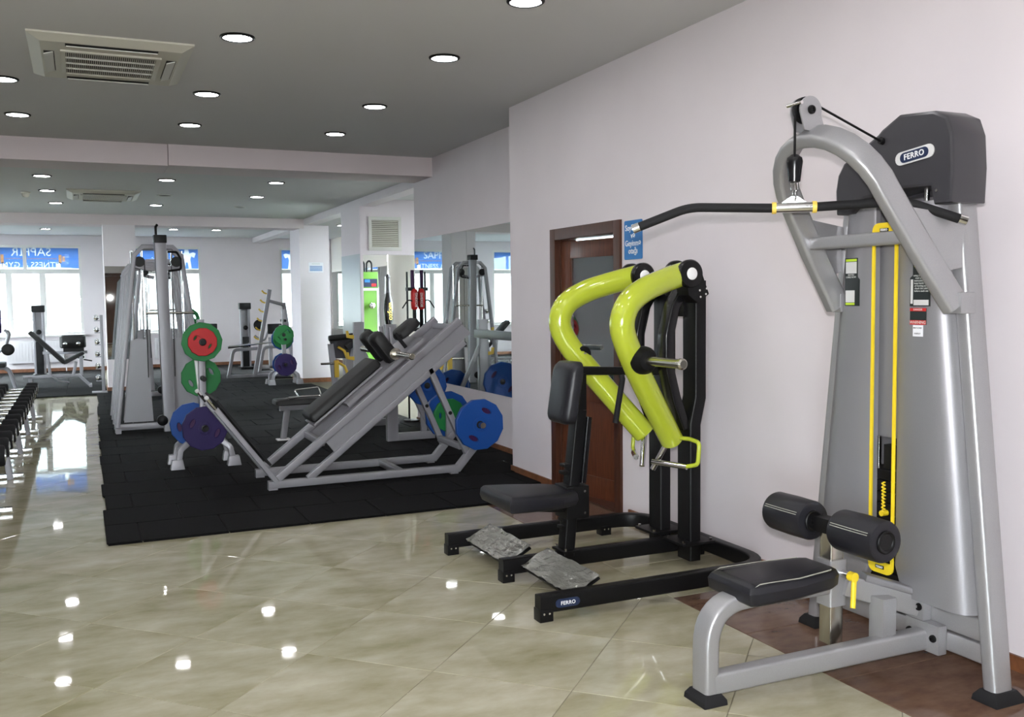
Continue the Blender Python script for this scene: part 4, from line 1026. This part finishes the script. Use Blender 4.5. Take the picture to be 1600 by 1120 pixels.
# ================================================================ CABLE TOWERS
def cable_tower(x, y_, label):
    t = thing('cable_tower', label, 'gym machine', (x, y_, .022), 'cable towers')
    P_ = lambda a, b, c: V((x+a, y_+b, c+.022))
    # splayed frame, chamfered shoulders
    for b in (.0, .34):
        pts = [P_(-.50, b, 0), P_(-.255, b, 2.02), P_(-.16, b, 2.12), P_(.16, b, 2.12), P_(.255, b, 2.02), P_(.50, b, 0)]
        part('splayed_frame', M().sweep(pts, rr(.05, .07, .006), (0, 1, 0)), 'silver_far', t)
    for s_ in (-1, 1):
        part('foot_tube', M().sweep([P_(s_*.49, -.12, .03), P_(s_*.49, .46, .03)], rr(.06, .06, .006), (0, 0, 1)), 'silver_far', t)
        sh_ = [P_(s_*.10, .10, .10), P_(s_*.42, .10, .10), P_(s_*.315, .10, 1.03), P_(s_*.27, .10, 1.06), P_(s_*.14, .10, 1.06)]
        part('stack_cover', M().add(sh_+[p+V((0, .012, 0)) for p in sh_], [(0, 1, 2, 3, 4), (9, 8, 7, 6, 5)]+[(i, (i+1) % 5, 5+(i+1) % 5, 5+i) for i in range(5)]), 'silver_panel', t)
        part('stack_cover', M().add([p+V((0, .20, 0)) for p in sh_]+[p+V((0, .212, 0)) for p in sh_], [(0, 1, 2, 3, 4), (9, 8, 7, 6, 5)]+[(i, (i+1) % 5, 5+(i+1) % 5, 5+i) for i in range(5)]), 'silver_panel', t)
        for i in range(8): part('weight_brick', M().box(x+s_*.25-.07, x+s_*.25+.07, y_+.13, y_+.28, .08+i*.05, .125+i*.05), 'black', t)
        for dx in (-.055, .055): part('guide_rod', M().cyl(P_(s_*.22+dx, .2, .05), P_(s_*.22+dx, .2, 2.08), .011, seg=10), 'chrome', t)
        part('pulley_arm', M().sweep([P_(s_*.06, .05, 1.86), P_(s_*.24, .05, 1.90)], rr(.05, .06, .006), (0, 1, 0)), 'silver_far', t)
        part('pulley', M().lathe(P_(s_*.20, -.02, 1.95), (0, 1, 0), [(.06, 0), (.06, .006), (.05, .012), (.05, .022), (.06, .028), (.06, .034)], 18), 'black', t)
        part('cable', M().cyl(P_(s_*.145, .0, .62), P_(s_*.145, .0, 1.95), .005, seg=8), 'black', t)
    for b, hh in ((.85, 1.80), (1.35, 1.84), (1.85, 1.88)):
        if y_ > 14: continue
        for s_ in (-1, 1):
            part('side_frame', M().sweep([P_(s_*.50, b, 0), P_(s_*.30, b, hh), P_(s_*.22, b, hh+.10)], rr(.05, .07, .006), (0, 1, 0)), 'silver_far', t)
        part('side_brace', M().sweep([P_(-.22, b, hh+.10), P_(.22, b, hh+.10)], rr(.05, .06, .006), (0, 0, 1)), 'silver_far', t)
    if y_ < 14:
        for s_ in (-1, 1): part('side_rail', M().sweep([P_(s_*.48, .3, .10), P_(s_*.48, 1.85, .10)], rr(.05, .06, .006), (0, 0, 1)), 'silver_far', t)
    part('base_bar', M().sweep([P_(-.48, .0, .06), P_(.48, .0, .06)], rr(.06, .07, .006), (0, 0, 1)), 'silver_far', t)
    part('centre_post', M().sweep([P_(.06, -.10, 0), P_(.02, -.10, 2.16)], rr(.10, .13, .01), (1, 0, 0)), 'silver_far', t)
    part('post_cap', M().box(x-.05, x+.09, y_-.18, y_-.02, 2.18, 2.27), 'black', t, bevel=.01)
    part('hook', M().tube(fillet([P_(-.02, -.10, 2.23), P_(-.02, -.10, 2.34), P_(-.0, -.10, 2.37)], .02, 3), .014, 8), 'black', t)
    hd = fillet([P_(.10, -.10, 2.06), P_(.20, -.10, 2.06), P_(.24, -.10, 1.98), P_(.24, -.10, 1.86), P_(.10, -.10, 1.84)], .03, 4)
    part('hanging_handle', M().tube(hd, .013, 8), 'black', t)
    part('handle_rest', M().cyl(P_(-.16, -.12, 1.36), P_(.36, -.12, 1.36), .014), 'steel', t)
    part('low_hub', M().lathe(P_(-.02, -.19, .13), (0, 1, 0), [(.03, 0), (.06, .02), (.06, .10), (.04, .12)], 16), 'black', t)
    return t
cable_tower(.835, 11.72, 'silver cable tower with splayed legs left of the plate tree')
cable_tower(1.12, 15.75, 'farther cable tower hidden behind the first, seen mainly in the wall mirror')

# ================================================================ OLYMPIC BENCH with chrome attachment
ob = thing('bench_press', 'olympic flat bench with black pad behind the hack squat machine', 'weight bench', (2.5, 10.25, .02))
by = 10.25
rings = []
for z, k in ((.40, .02), (.41, 0), (.445, 0), (.46, .015)):
    rings.append([V((2.46+a, by+b, z)) for a, b in rr(1.24-2*k, .27-2*k, .03, 3)])
part('bench_pad', M().loft(rings), 'leather_mid', ob, smooth=50)
part('pad_rail', M().sweep([(1.90, by, .365), (3.05, by, .365)], rr(.06, .06, .006), (0, 0, 1)), 'silver_far', ob)
part('front_leg', M().sweep([(1.98, by, .35), (1.93, by, .03)], rr(.06, .06, .006), (0, 1, 0)), 'silver_far', ob)
part('foot_pad', M().box(1.86, 2.0, by-.05, by+.05, .021, .035), 'white', ob)
for y_ in (9.62, 10.88):
    part('upright', M().sweep([(2.95, y_, .022), (2.95, y_, 1.25)], rr(.07, .12, .006), (1, 0, 0)), 'silver_far', ob)
    part('base_tube', M().sweep([(2.95, y_, .06), (3.42, y_, .06)], rr(.06, .08, .006), (0, 0, 1)), 'silver_far', ob)
    part('rear_brace', M().sweep([(2.98, y_, .95), (3.40, y_, .06)], rr(.05, .05, .006), (0, 1, 0)), 'silver_far', ob)
    for z in (.80, 1.05):
        part('bar_hook', M().prism([(0, 0), (-.10, .02), (-.11, .10), (-.085, .10), (-.075, .05), (0, .05)], (2.91, y_-.02, z), (1, 0, 0), (0, 0, 1), (0, .04, 0)), 'yellow_dull', ob)
    part('hook_plate', M().box(2.896, 2.908, y_-.03, y_+.03, .98, 1.22), 'yellow_dull', ob)
part('rear_cross', M().sweep([(3.0, 9.66, .30), (3.0, 10.84, .30)], rr(.06, .08, .006), (0, 0, 1)), 'silver_far', ob)
part('top_cross', M().sweep([(3.05, 9.66, 1.08), (3.05, 10.84, 1.08)], rr(.06, .10, .006), (0, 0, 1)), 'silver_far', ob)
for y_, s_ in ((9.62, -1), (10.88, 1)): part('storage_peg', M().cyl((3.30, y_, .42), (3.30, y_+s_*.22, .42), .024), 'chrome', ob)
part('storage_bracket', M().box(3.27, 3.33, 9.60, 9.64, .10, .45), 'silver_far', ob)
plate('blue_plate', .215, .045, (3.30, 9.50, .60), (0, -1, 0), radians(40), 'blue plate leaning behind the slanted post, highest of the blue plates', 'plates by the olympic bench')
plate('blue_plate', .215, .045, (3.30, 11.0, .42), (0, -1, 0), radians(40), 'blue plate on the far storage peg of the olympic bench', 'plates by the olympic bench')
part('bracket_upper', M().box(3.28, 3.32, 9.53, 9.60, .56, .64), 'silver_far', ob)
ha = thing('cable_attachment', 'chrome double row handle lying on the olympic bench pad', 'cable attachment', (2.2, by, .46))
hz = .475
part('frame', M().tube(fillet([(1.98, by-.10, hz), (2.12, by-.02, hz+.004), (2.32, by-.02, hz+.004), (2.45, by-.08, hz)], .03, 4), .011, 10), 'chrome', ha)
part('loop', M().tube(fillet([(2.10, by-.02, hz), (2.06, by+.0, hz+.075), (2.32, by+.0, hz+.095), (2.34, by-.02, hz+.02)], .02, 4), .009, 10), 'chrome', ha)
part('grip', M().cyl((1.98, by-.10, hz), (2.05, by-.06, hz), .015), 'chrome', ha)

# ================================================================ PREACHER CURL STATION
pc = thing('arm_curl_machine', 'silver arm curl machine with black padded cushions and yellow levers', 'gym machine', (3.1, 12.2, .02))
py = 12.15
part('base', M().sweep([(2.85, py, .06), (3.60, py, .06)], rr(.08, .07, .006), (0, 0, 1)), 'silver_far', pc)
part('base_cross', M().sweep([(2.88, py-.25, .06), (2.88, py+.25, .06)], rr(.08, .07, .006), (0, 0, 1)), 'silver_far', pc)
part('post', M().sweep([(3.16, py, .05), (3.16, py, .98)], rr(.12, .14, .008), (1, 0, 0)), 'silver_far', pc)
part('front_post', M().sweep([(2.98, py-.10, .05), (2.90, py-.10, .95)], rr(.07, .07, .008), (0, 1, 0)), 'silver_far', pc)
part('roller_pad', M().lathe((2.86, py-.16, 1.02), (1, 0, .08), [(.02, 0), (.035, .005), (.038, .03), (.038, .38), (.035, .40), (.02, .405)], 18), 'leather_mid', pc, smooth=50)
part('side_shield', M().prism([(0, 0), (.30, 0), (.26, -.24), (.08, -.24)], (2.88, py-.12, 1.0), (1, 0, 0), (0, 0, 1), (0, .02, 0)), 'shroud', pc)
for z in (.86, .66):
    part('lever', M().sweep(fillet([(2.98, py-.16, z+.05), (3.06, py-.16, z), (3.10, py-.16, z-.10)], .04, 3), rr(.03, .045, .006), (0, 1, 0)), 'yellow_dull', pc)
part('pull_pin', M().cyl((2.76, py-.14, .70), (2.95, py-.14, .70), .014), 'steel', pc)
part('pin_plate', M().box(2.93, 2.99, py-.16, py-.12, .52, .74), 'yellow_dull', pc, bevel=.01)
part('elbow_pad', M().prism([(0, 0), (.34, .20), (.30, .27), (-.04, .07)], (3.10, py-.22, .86), (1, 0, 0), (0, 0, 1), (0, .44, 0)), 'leather_mid', pc, bevel=.02)

# ================================================================ FAR SQUAT RACK and barbell
rk = thing('squat_rack', 'distant silver squat rack with yellow bar pegs before the far window', 'weight rack', (3.1, 18.9, .02))
for i, (xb, xt, y_) in enumerate(((3.05, 3.38, 18.95), (3.95, 4.30, 19.6))):
    up0 = V((xb, y_, .03)); up1 = V((xt, y_, 1.72))
    part('upright', M().sweep([up0, up1], rr(.075, .075, .006), (0, 1, 0)), 'silver_far', rk)
    d = (up1-up0)
    for k in range(6):
        p = up0+d*(.42+.105*k)
        part('bar_peg', M().sweep([p, p+V((-.09, 0, .03)), p+V((-.13, 0, .075))], rr(.028, .03, .005), (0, 1, 0)), 'yellow_dull', rk)
    part('base_rail', M().sweep([(2.53, y_, .05), (3.75, y_, .05)], rr(.06, .06, .006), (0, 0, 1)), 'silver_far', rk) if i == 0 else part('base_rail', M().sweep([(3.2, y_, .05), (4.35, y_, .05)], rr(.06, .06, .006), (0, 0, 1)), 'silver_far', rk)
    x0 = 2.56 if i == 0 else 3.25
    part('safety_arm', M().sweep(fillet([(x0, y_, .05), (x0+.10, y_, .56), (x0+.62, y_, .58)], .10, 4), rr(.06, .06, .006), (0, 1, 0)), 'silver_far', rk)
part('top_beam', M().sweep([(3.36, 18.95, 1.50), (3.66, 19.0, 1.42)], rr(.06, .06, .006), (0, 0, 1)), 'silver_far', rk)
part('rear_leg', M().sweep([(3.66, 19.05, 1.46), (3.86, 19.05, .03)], rr(.075, .06, .006), (0, 1, 0)), 'silver_far', rk)
bb_ = thing('barbell', 'chrome barbell resting across the low arms of the squat rack', 'barbell', (3.0, 18.8, .64))
part('bar', M().cyl((2.95, 18.87, .655), (3.45, 18.87, .70), .015), 'chrome', bb_)
part('sleeve', M().cyl((2.55, 18.87, .62), (2.95, 18.87, .655), .028), 'chrome', bb_)
part('collar', M().cyl((2.94, 18.87, .654), (2.965, 18.87, .656), .04), 'chrome', bb_)

# ================================================================ STACK TOWERS by the far windows
def stack_tower(x, y_, label, w=.20):
    t = thing('weight_stack_tower', label, 'gym machine', (x, y_, .02), 'weight stack towers by the windows')
    for s_ in (-1, 1): part('side_post', M().sweep([(x+s_*w*.42, y_, .02), (x+s_*w*.42, y_, 1.32)], rr(.05, .09, .008), (0, 1, 0)), 'silver_far', t)
    part('cap', M().box(x-w*.62, x+w*.62, y_-.10, y_+.10, 1.32, 1.46), 'black', t, bevel=.02)
    part('stack', M().box(x-w*.34, x+w*.34, y_-.06, y_+.06, .06, .72), 'black', t, bevel=.004)
    part('cover', M().box(x-w*.36, x+w*.36, y_+.06, y_+.07, .72, 1.32), 'silver_panel', t)
    part('knob', M().lathe((x, y_-.06, .92), (0, -1, 0), [(.05, 0), (.05, .03), (.03, .04)], 14), 'black', t)
    part('base', M().box(x-w*.7, x+w*.7, y_-.22, y_+.22, .021, .07), 'black', t, bevel=.008)
    return t
stack_tower(-.78, 21.6, 'weight stack tower in front of the leftmost window')
stack_tower(3.27, 21.4, 'weight stack tower between the far wall and the squat rack')
stack_tower(2.03, 21.6, 'weight stack tower seen past the right leg of the cable tower')
le = thing('leg_extension_seat', 'padded seat of the machine under the leftmost window', 'gym machine', (-.2, 21.3, .02))
part('frame', M().sweep([(-.72, 21.4, .50), (.10, 21.3, .50)], rr(.05, .06, .006), (0, 0, 1)), 'silver_far', le)
part('post', M().sweep([(-.02, 21.3, .02), (-.02, 21.3, .50)], rr(.07, .07, .006), (0, 1, 0)), 'silver_far', le)
rings = []
for z, k in ((.60, .02), (.62, 0), (.82, 0), (.86, .04)): rings.append([V((-.16+a, 21.2+b, z)) for a, b in rr(.48-2*k, .34-2*k, .06, 3)])
part('seat', M().loft(rings), 'leather_mid', le, smooth=50)
for x in (-.30, -.06): part('roller', M().lathe((x, 21.0, .69), (0, -1, 0), [(.02, 0), (.04, .01), (.04, .05), (.02, .06)], 12), 'chrome', le)
part('seat_mount', M().box(-.34, .04, 21.12, 21.32, .52, .60), 'black', le)
wm = thing('arm_press_machine', 'curved silver frame with barbell plate at the right of the far window', 'gym machine', (3.72, 21.0, .02))
part('curved_tube', M().tube(fillet([(3.42, 21.1, .75), (3.62, 21.1, .60), (3.75, 21.1, .95), (3.9, 21.1, .62), (4.05, 21.1, .85)], .10, 4), .022, 10), 'silver_far', wm)
part('backrest', M().box(3.68, 4.02, 20.95, 21.02, .78, 1.0), 'black', wm, bevel=.02)
part('stand', M().sweep([(3.75, 21.1, .02), (3.75, 21.1, .70)], rr(.08, .08, .006), (0, 1, 0)), 'silver_far', wm)
part('round_plate', M().lathe((3.50, 20.98, .98), (0, -1, 0), [(.10, 0), (.12, .008), (.12, .03), (.10, .04)], 16), 'black', wm)
part('base', M().sweep([(3.45, 21.1, .06), (4.05, 21.1, .06)], rr(.08, .07, .006), (0, 0, 1)), 'silver_far', wm)
plate('green_plate', .21, .045, (1.92, 19.6, 1.16), (0, -1, 0), radians(20), 'green plate glimpsed behind the right leg of the cable tower', 'plates behind the cable tower')
st = thing('plate_stand', 'low stand with a black head behind the red plate', 'weight rack', (2.1, 19.7, .02))
part('post', M().sweep([(1.98, 19.7, .02), (1.98, 19.7, 1.30)], rr(.06, .06, .006), (0, 1, 0)), 'silver_far', st)
part('peg', M().cyl((1.92, 19.70, 1.16), (1.92, 19.52, 1.16), .024), 'chrome', st)
part('arm', M().sweep([(1.90, 19.7, 1.16), (2.42, 19.7, 1.0)], rr(.05, .05, .006), (0, 0, 1)), 'silver_far', st)
part('head', M().box(2.30, 2.46, 19.6, 19.75, .88, 1.06), 'black', st, bevel=.01)
part('base', M().box(1.80, 2.30, 19.5, 19.9, .021, .06), 'silver_far', st)

# ================================================================ ADJUSTABLE BENCH at left
ab = thing('incline_bench', 'adjustable incline bench on the far mat under the leftmost window', 'weight bench', (-.4, 18.6, .02))
by = 18.55
part('base_tube', M().sweep([(-.95, by, .22), (-.05, by, .22)], rr(.05, .06, .006), (0, 0, 1)), 'silver_far', ab)
part('rear_leg', M().sweep([(-.84, by, .22), (-.84, by, .05)], rr(.06, .05, .006), (0, 1, 0)), 'silver_far', ab)
part('rear_foot', M().sweep([(-.84, by-.22, .05), (-.84, by+.22, .05)], rr(.06, .05, .006), (0, 0, 1)), 'silver_far', ab)
part('front_leg', M().sweep([(-.08, by, .24), (.12, by, .03)], rr(.05, .06, .006), (0, 1, 0)), 'silver_far', ab)
part('front_foot', M().sweep([(.12, by-.24, .04), (.12, by+.24, .04)], rr(.05, .04, .006), (0, 0, 1)), 'silver_far', ab)
part('support', M().sweep([(-.52, by, .24), (-.56, by, .62)], rr(.05, .05, .006), (0, 1, 0)), 'silver_far', ab)
part('wheel_arc', M().tube([(-.50, by-.03, .23), (-.40, by-.03, .14), (-.22, by-.03, .10)], .016, 8), 'silver_far', ab)
bk = (V((-.82, 0, .96))-V((-.30, 0, .42))).normalized(); bn_ = V((bk.z, 0, -bk.x))
rings = []
for k, h in ((.02, 0), (0, .01), (0, .06), (.02, .075)):
    rings.append([V((-.30, by, .42))+bk*.40+bk*b+V((0, a, 0))+bn_*h for a, b in rr(.28-2*k, .78-2*k, .04, 3)])
part('backrest', M().loft(rings), 'leather_mid', ab, smooth=50)
sk = V((.36, 0, .19)).normalized(); sn_ = V((-sk.z, 0, sk.x))
rings = []
for k, h in ((.02, 0), (0, .01), (0, .05), (.02, .065)):
    rings.append([V((-.29, by, .42))+sk*.19+sk*b+V((0, a, 0))+sn_*h for a, b in rr(.28-2*k, .38-2*k, .04, 3)])
part('seat', M().loft(rings), 'leather_mid', ab, smooth=50)
part('seat_post', M().sweep([(-.15, by, .24), (-.10, by, .47)], rr(.05, .05, .006), (0, 1, 0)), 'silver_far', ab)
part('pin', M().cyl((.02, by, .50), (.16, by, .47), .012), 'black', ab)

# ================================================================ DUMBBELL RACK along the left
dk = thing('dumbbell_rack', 'low silver dumbbell rack at the left edge of the tiled aisle', 'weight rack', (-.85, 10.8, 0))
for x, z in ((-.62, .30), (-.94, .34)): part('shelf_rail', M().sweep([(x, 7.6, z), (x, 13.9, z)], rr(.05, .05, .006), (0, 0, 1)), 'silver_far', dk)
for y_ in (7.7, 9.2, 10.75, 12.3, 13.8):
    part('leg', M().sweep([(-.60, y_, 0), (-.64, y_, .30)], rr(.05, .07, .006), (0, 1, 0)), 'silver_far', dk)
    part('leg', M().sweep([(-1.0, y_, 0), (-.94, y_, .34)], rr(.05, .07, .006), (0, 1, 0)), 'silver_far', dk)
    part('foot_bar', M().sweep([(-1.08, y_, .025), (-.50, y_, .025)], rr(.05, .05, .006), (0, 0, 1)), 'chrome', dk)
def dumbbell():
    t = thing('dumbbell', '', 'dumbbell')
    part('handle', M().cyl((-.12, 0, 0), (.12, 0, 0), .016, seg=12), 'chrome', t)
    for s_ in (-1, 1):
        hd = part('head', M().lathe((s_*.10, 0, 0), (s_, 0, 0), [(.05, 0), (.072, .008), (.078, .02), (.078, .12), (.070, .135), (.03, .137)], 18), 'black_rubber', t)
        part('end_plate', M().lathe((s_*.237, 0, 0), (s_, 0, 0), [(.045, 0), (.045, .004), (.02, .006)], 16), 'chrome', hd)
    return t
db = dumbbell(); n = 15
for k in range(n):
    y_ = 7.82+k*.425
    lb = 'black round-headed dumbbell number %d along the rack, counted from the camera' % (k+1)
    lb = ['nearest', 'second nearest', 'third nearest', 'fourth nearest', 'fifth nearest', 'sixth nearest', 'seventh nearest', 'middle', 'seventh farthest', 'sixth farthest', 'fifth farthest', 'fourth farthest', 'third farthest', 'second farthest', 'farthest'][k]
    lb = '%s black round-headed dumbbell on the low rack at left' % lb
    loc = (-.775, y_, .408)
    if k == 0: db.location = loc; db['label'] = lb; db['group'] = 'dumbbells on the low rack'
    else: dup(db, loc, lb, group='dumbbells on the low rack')

# ================================================================ SMALL CHROME DUMBBELL STAND beside the mirrored column
cs = thing('dumbbell_stand', 'upright stand for chrome dumbbells at the edge of the mirrored column', 'weight rack', (.22, 17.2, 0))
part('pole', M().sweep([(.31, 17.25, .03), (.31, 17.25, 1.30)], rr(.05, .05, .006), (0, 1, 0)), 'silver_far', cs)
part('base', M().box(.13, .365, 17.06, 17.33, 0, .035), 'silver_far', cs, bevel=.008)
for k in range(6): part('cradle', M().box(.20, .30, 17.22, 17.28, .20+k*.2, .215+k*.2), 'silver_far', cs)
names = ['lowest', 'second lowest', 'third lowest', 'third highest', 'second highest', 'highest']
cb = thing('dumbbell', '', 'dumbbell')
part('handle', M().cyl((0, -.07, 0), (0, .07, 0), .013, seg=10), 'chrome', cb)
for s_ in (-1, 1): part('head', M().lathe((0, s_*.05, 0), (0, s_, 0), [(.02, 0), (.04, .012), (.043, .03), (.04, .048), (.02, .06)], 14), 'chrome', cb)
for k in range(6):
    loc = (.235, 17.25-.0, .26+k*.2); lb = '%s chrome dumbbell on the stand beside the mirrored column' % names[k]
    if k == 0: cb.location = loc; cb['label'] = lb; cb['group'] = 'chrome dumbbells on the stand'
    else: dup(cb, loc, lb, group='chrome dumbbells on the stand')

# ================================================================ LEFT EDGE MACHINE
lm = thing('chest_press_machine', 'machine with purple pad cut by the left edge of the picture', 'gym machine', (-1.45, 18.6, .02))
part('pad', M().box(-1.52, -1.24, 18.45, 18.55, 1.0, 1.42), 'purple_plate', lm, bevel=.03)
part('post', M().sweep([(-1.42, 18.62, .02), (-1.42, 18.62, 1.35)], rr(.07, .07, .006), (0, 1, 0)), 'silver_far', lm)
part('curved_arm', M().tube(fillet([(-1.40, 18.5, .62), (-1.20, 18.45, .75), (-1.12, 18.4, 1.0), (-1.2, 18.4, 1.06)], .08, 5), .03, 10), 'silver_far', lm)
part('curved_leg', M().tube(fillet([(-1.45, 18.5, .42), (-1.16, 18.45, .40), (-1.06, 18.45, .05)], .14, 6), .035, 10), 'silver_far', lm)
part('hub', M().lathe((-1.15, 18.42, .72), (0, -1, 0), [(.09, 0), (.10, .01), (.10, .08), (.07, .09)], 18), 'black', lm)
part('seat', M().box(-1.6, -1.2, 18.3, 18.7, .42, .50), 'leather_mid', lm, bevel=.02)

# ================================================================ RADIATORS
def radiator(x0, x1, label):
    t = thing('radiator', label, 'radiator', ((x0+x1)/2, YF-.1, .2), 'panel radiators under the windows')
    part('panel', M().box(x0, x1, YF-.13, YF-.05, .22, .70), 'radiator', t, bevel=.01)
    n = int((x1-x0)/.06)
    for i in range(n): part('rib', M().box(x0+.03+i*.06, x0+.055+i*.06, YF-.137, YF-.129, .26, .66), 'radiator', t, smooth=0)
    part('valve', M().cyl((x1+.03, YF-.09, .22), (x1+.03, YF-.09, .34), .025), 'chrome', t)
    part('pipe', M().cyl((x1+.03, YF-.09, .0), (x1+.03, YF-.09, .24), .012, seg=8), 'radiator', t)
    for x in (x0+.2, x1-.2): part('bracket', M().box(x-.02, x+.02, YF-.05, YF, .30, .62), 'radiator', t)
radiator(-1.45, -.35, 'white panel radiator under the leftmost window')
radiator(1.5, 2.55, 'white panel radiator under the window behind the cable tower')
sk_ = thing('wall_socket', 'pair of black wall sockets under the leftmost window', 'socket', (-.05, YF, .3))
part('plate', M().box(-.12, .06, YF-.012, YF, .26, .36), 'white', sk_, bevel=.004)
for x in (-.075, .015): part('outlet', M().cyl((x, YF-.012, .31), (x, YF-.018, .31), .03), 'black', sk_)

# ================================================================ NOTICE ON COLUMN
nt_ = thing('paper_notice', 'small white paper notice pinned on the square column', 'notice', (3.95, 17.39, 2.09))
part('sheet', M().box(3.815, 4.085, 17.393, 17.399, 2.01, 2.19), 'white_paper', nt_)
for i, z in enumerate((2.165, 2.12, 2.095, 2.07, 2.045)):
    part('text_line', M().box(3.835+(.04 if i == 0 else 0), 4.065-(.04 if i == 0 else 0), 17.3915, 17.393, z-.007, z+.007), 'sign_blue' if i else 'label_text', nt_, smooth=0)

# ================================================================ BOXING CORNER in the bay
gm = thing('strength_test_machine', 'tall lime green cabinet half hidden by the bay column', 'cabinet', (4.5, 16.0, 0))
gy_ = 16.0
part('cabinet', M().box(4.30, 4.68, gy_, gy_+.6, 0, 1.70), 'banner_green', gm, bevel=.01)
part('side_strip', M().box(4.68, 4.72, gy_+.0, gy_+.6, 0, 1.72), 'white', gm)
part('display_head', M().box(4.30, 4.70, gy_-.02, gy_+.6, 1.70, 1.98), 'banner_green', gm, bevel=.01)
part('screen', M().box(4.42, 4.68, gy_-.03, gy_-.02, 1.72, 1.86), 'navy', gm)
part('red_button_field', M().box(4.58, 4.66, gy_-.036, gy_-.03, 1.73, 1.78), 'red', gm)
part('blue_button_field', M().box(4.46, 4.55, gy_-.036, gy_-.03, 1.80, 1.85), 'sign_blue', gm)
part('punch_ball', M().lathe((4.56, gy_-.02, 1.40), (0, -1, 0), [(.02, 0), (.05, .03), (.06, .06), (.05, .10), (.02, .12)], 16), 'chrome', gm)
part('shelf_strip', M().box(4.30, 4.70, gy_-.025, gy_-.0, 1.66, 1.70), 'white', gm)
for x in (4.45, 4.58):
    part('top_handle', M().tube([V((x-.045+.0*i, gy_+.1, 1.98)) if i == 0 else V((x-.045*cos(pi*i/8), gy_+.1, 2.10+.07*sin(pi*i/8))) for i in range(9)]+[V((x+.045, gy_+.1, 1.98))], .016, 8), 'black', gm)
pbg = thing('punching_bag', 'black punching bag with gold lettering hanging in the bay', 'punching bag', (4.83, 15.9, 1.4))
px_, py_ = 4.86, 15.92
part('bag', M().lathe((px_, py_, 1.0), (0, 0, 1), [(.02, 0), (.05, .03), (.075, .15), (.085, .35), (.075, .48), (.05, .56), (.04, .62)], 20), 'black_gloss', pbg, smooth=60)
part('neck', M().lathe((px_, py_, 1.60), (0, 0, 1), [(.04, 0), (.035, .20), (.03, .26), (.04, .29), (.02, .34)], 16), 'shroud', pbg)
part('strap', M().cyl((px_-.06, py_, 1.60), (px_-.05, py_, 1.90), .012, seg=8), 'radiator', pbg)
part('chain', M().cyl((px_, py_, 1.92), (px_, py_, 2.97), .006, seg=8), 'chrome', pbg)
part('lettering', text_mesh('ozfom', .12, .0006, frame((px_, py_-.088, 1.30), (0, 0, 1), (-1, 0, 0)), bold=.001), 'gold', pbg)
rt2 = thing('boxing_trainer', 'red padded boxing post with curved black arms at the mirror end', 'boxing trainer', (3.66, 11.0, 1.4))
qx, qy = 3.690, 11.02
part('pole', M().cyl((qx-.07, qy+.06, .02), (qx-.07, qy+.06, 1.84), .012, seg=10), 'black', rt2)
part('base', M().lathe((qx-.05, qy+.03, .021), (0, 0, 1), [(.10, 0), (.10, .02), (.03, .03)], 20), 'black', rt2)
part('red_pad', M().lathe((qx, qy, 1.375), (0, 0, 1), [(.015, 0), (.038, .02), (.044, .06), (.044, .21), (.036, .245), (.015, .26)], 20), 'red', rt2, smooth=60)
part('lettering', text_mesh('BOXING', .045, .0006, frame((qx+.012, qy-.046, 1.50), (0, 0, 1), (-1, 0, 0)), bold=.0006), 'white', rt2)
part('upper_tube', M().cyl((qx-.015, qy+.02, 1.63), (qx-.015, qy+.02, 1.86), .022), 'plum', rt2)
part('lower_tube', M().cyl((qx, qy, 1.12), (qx, qy, 1.38), .024), 'black', rt2)
part('bracket', M().box(qx-.085, qx+.01, qy-.01, qy+.075, 1.61, 1.65), 'black', rt2)
for s_ in (-1, 1):
    part('curved_arm', M().tube(fillet([(qx, qy, 1.40), (qx+s_*.03, qy-.02, 1.49), (qx+s_*.05 if s_ > 0 else qx-.09, qy-.12*0-.02, 1.50), (qx+s_*.06 if s_ > 0 else qx-.16, qy-.02-(.12 if s_ > 0 else 0), 1.40)], .05, 5), .008, 8), 'black', rt2)
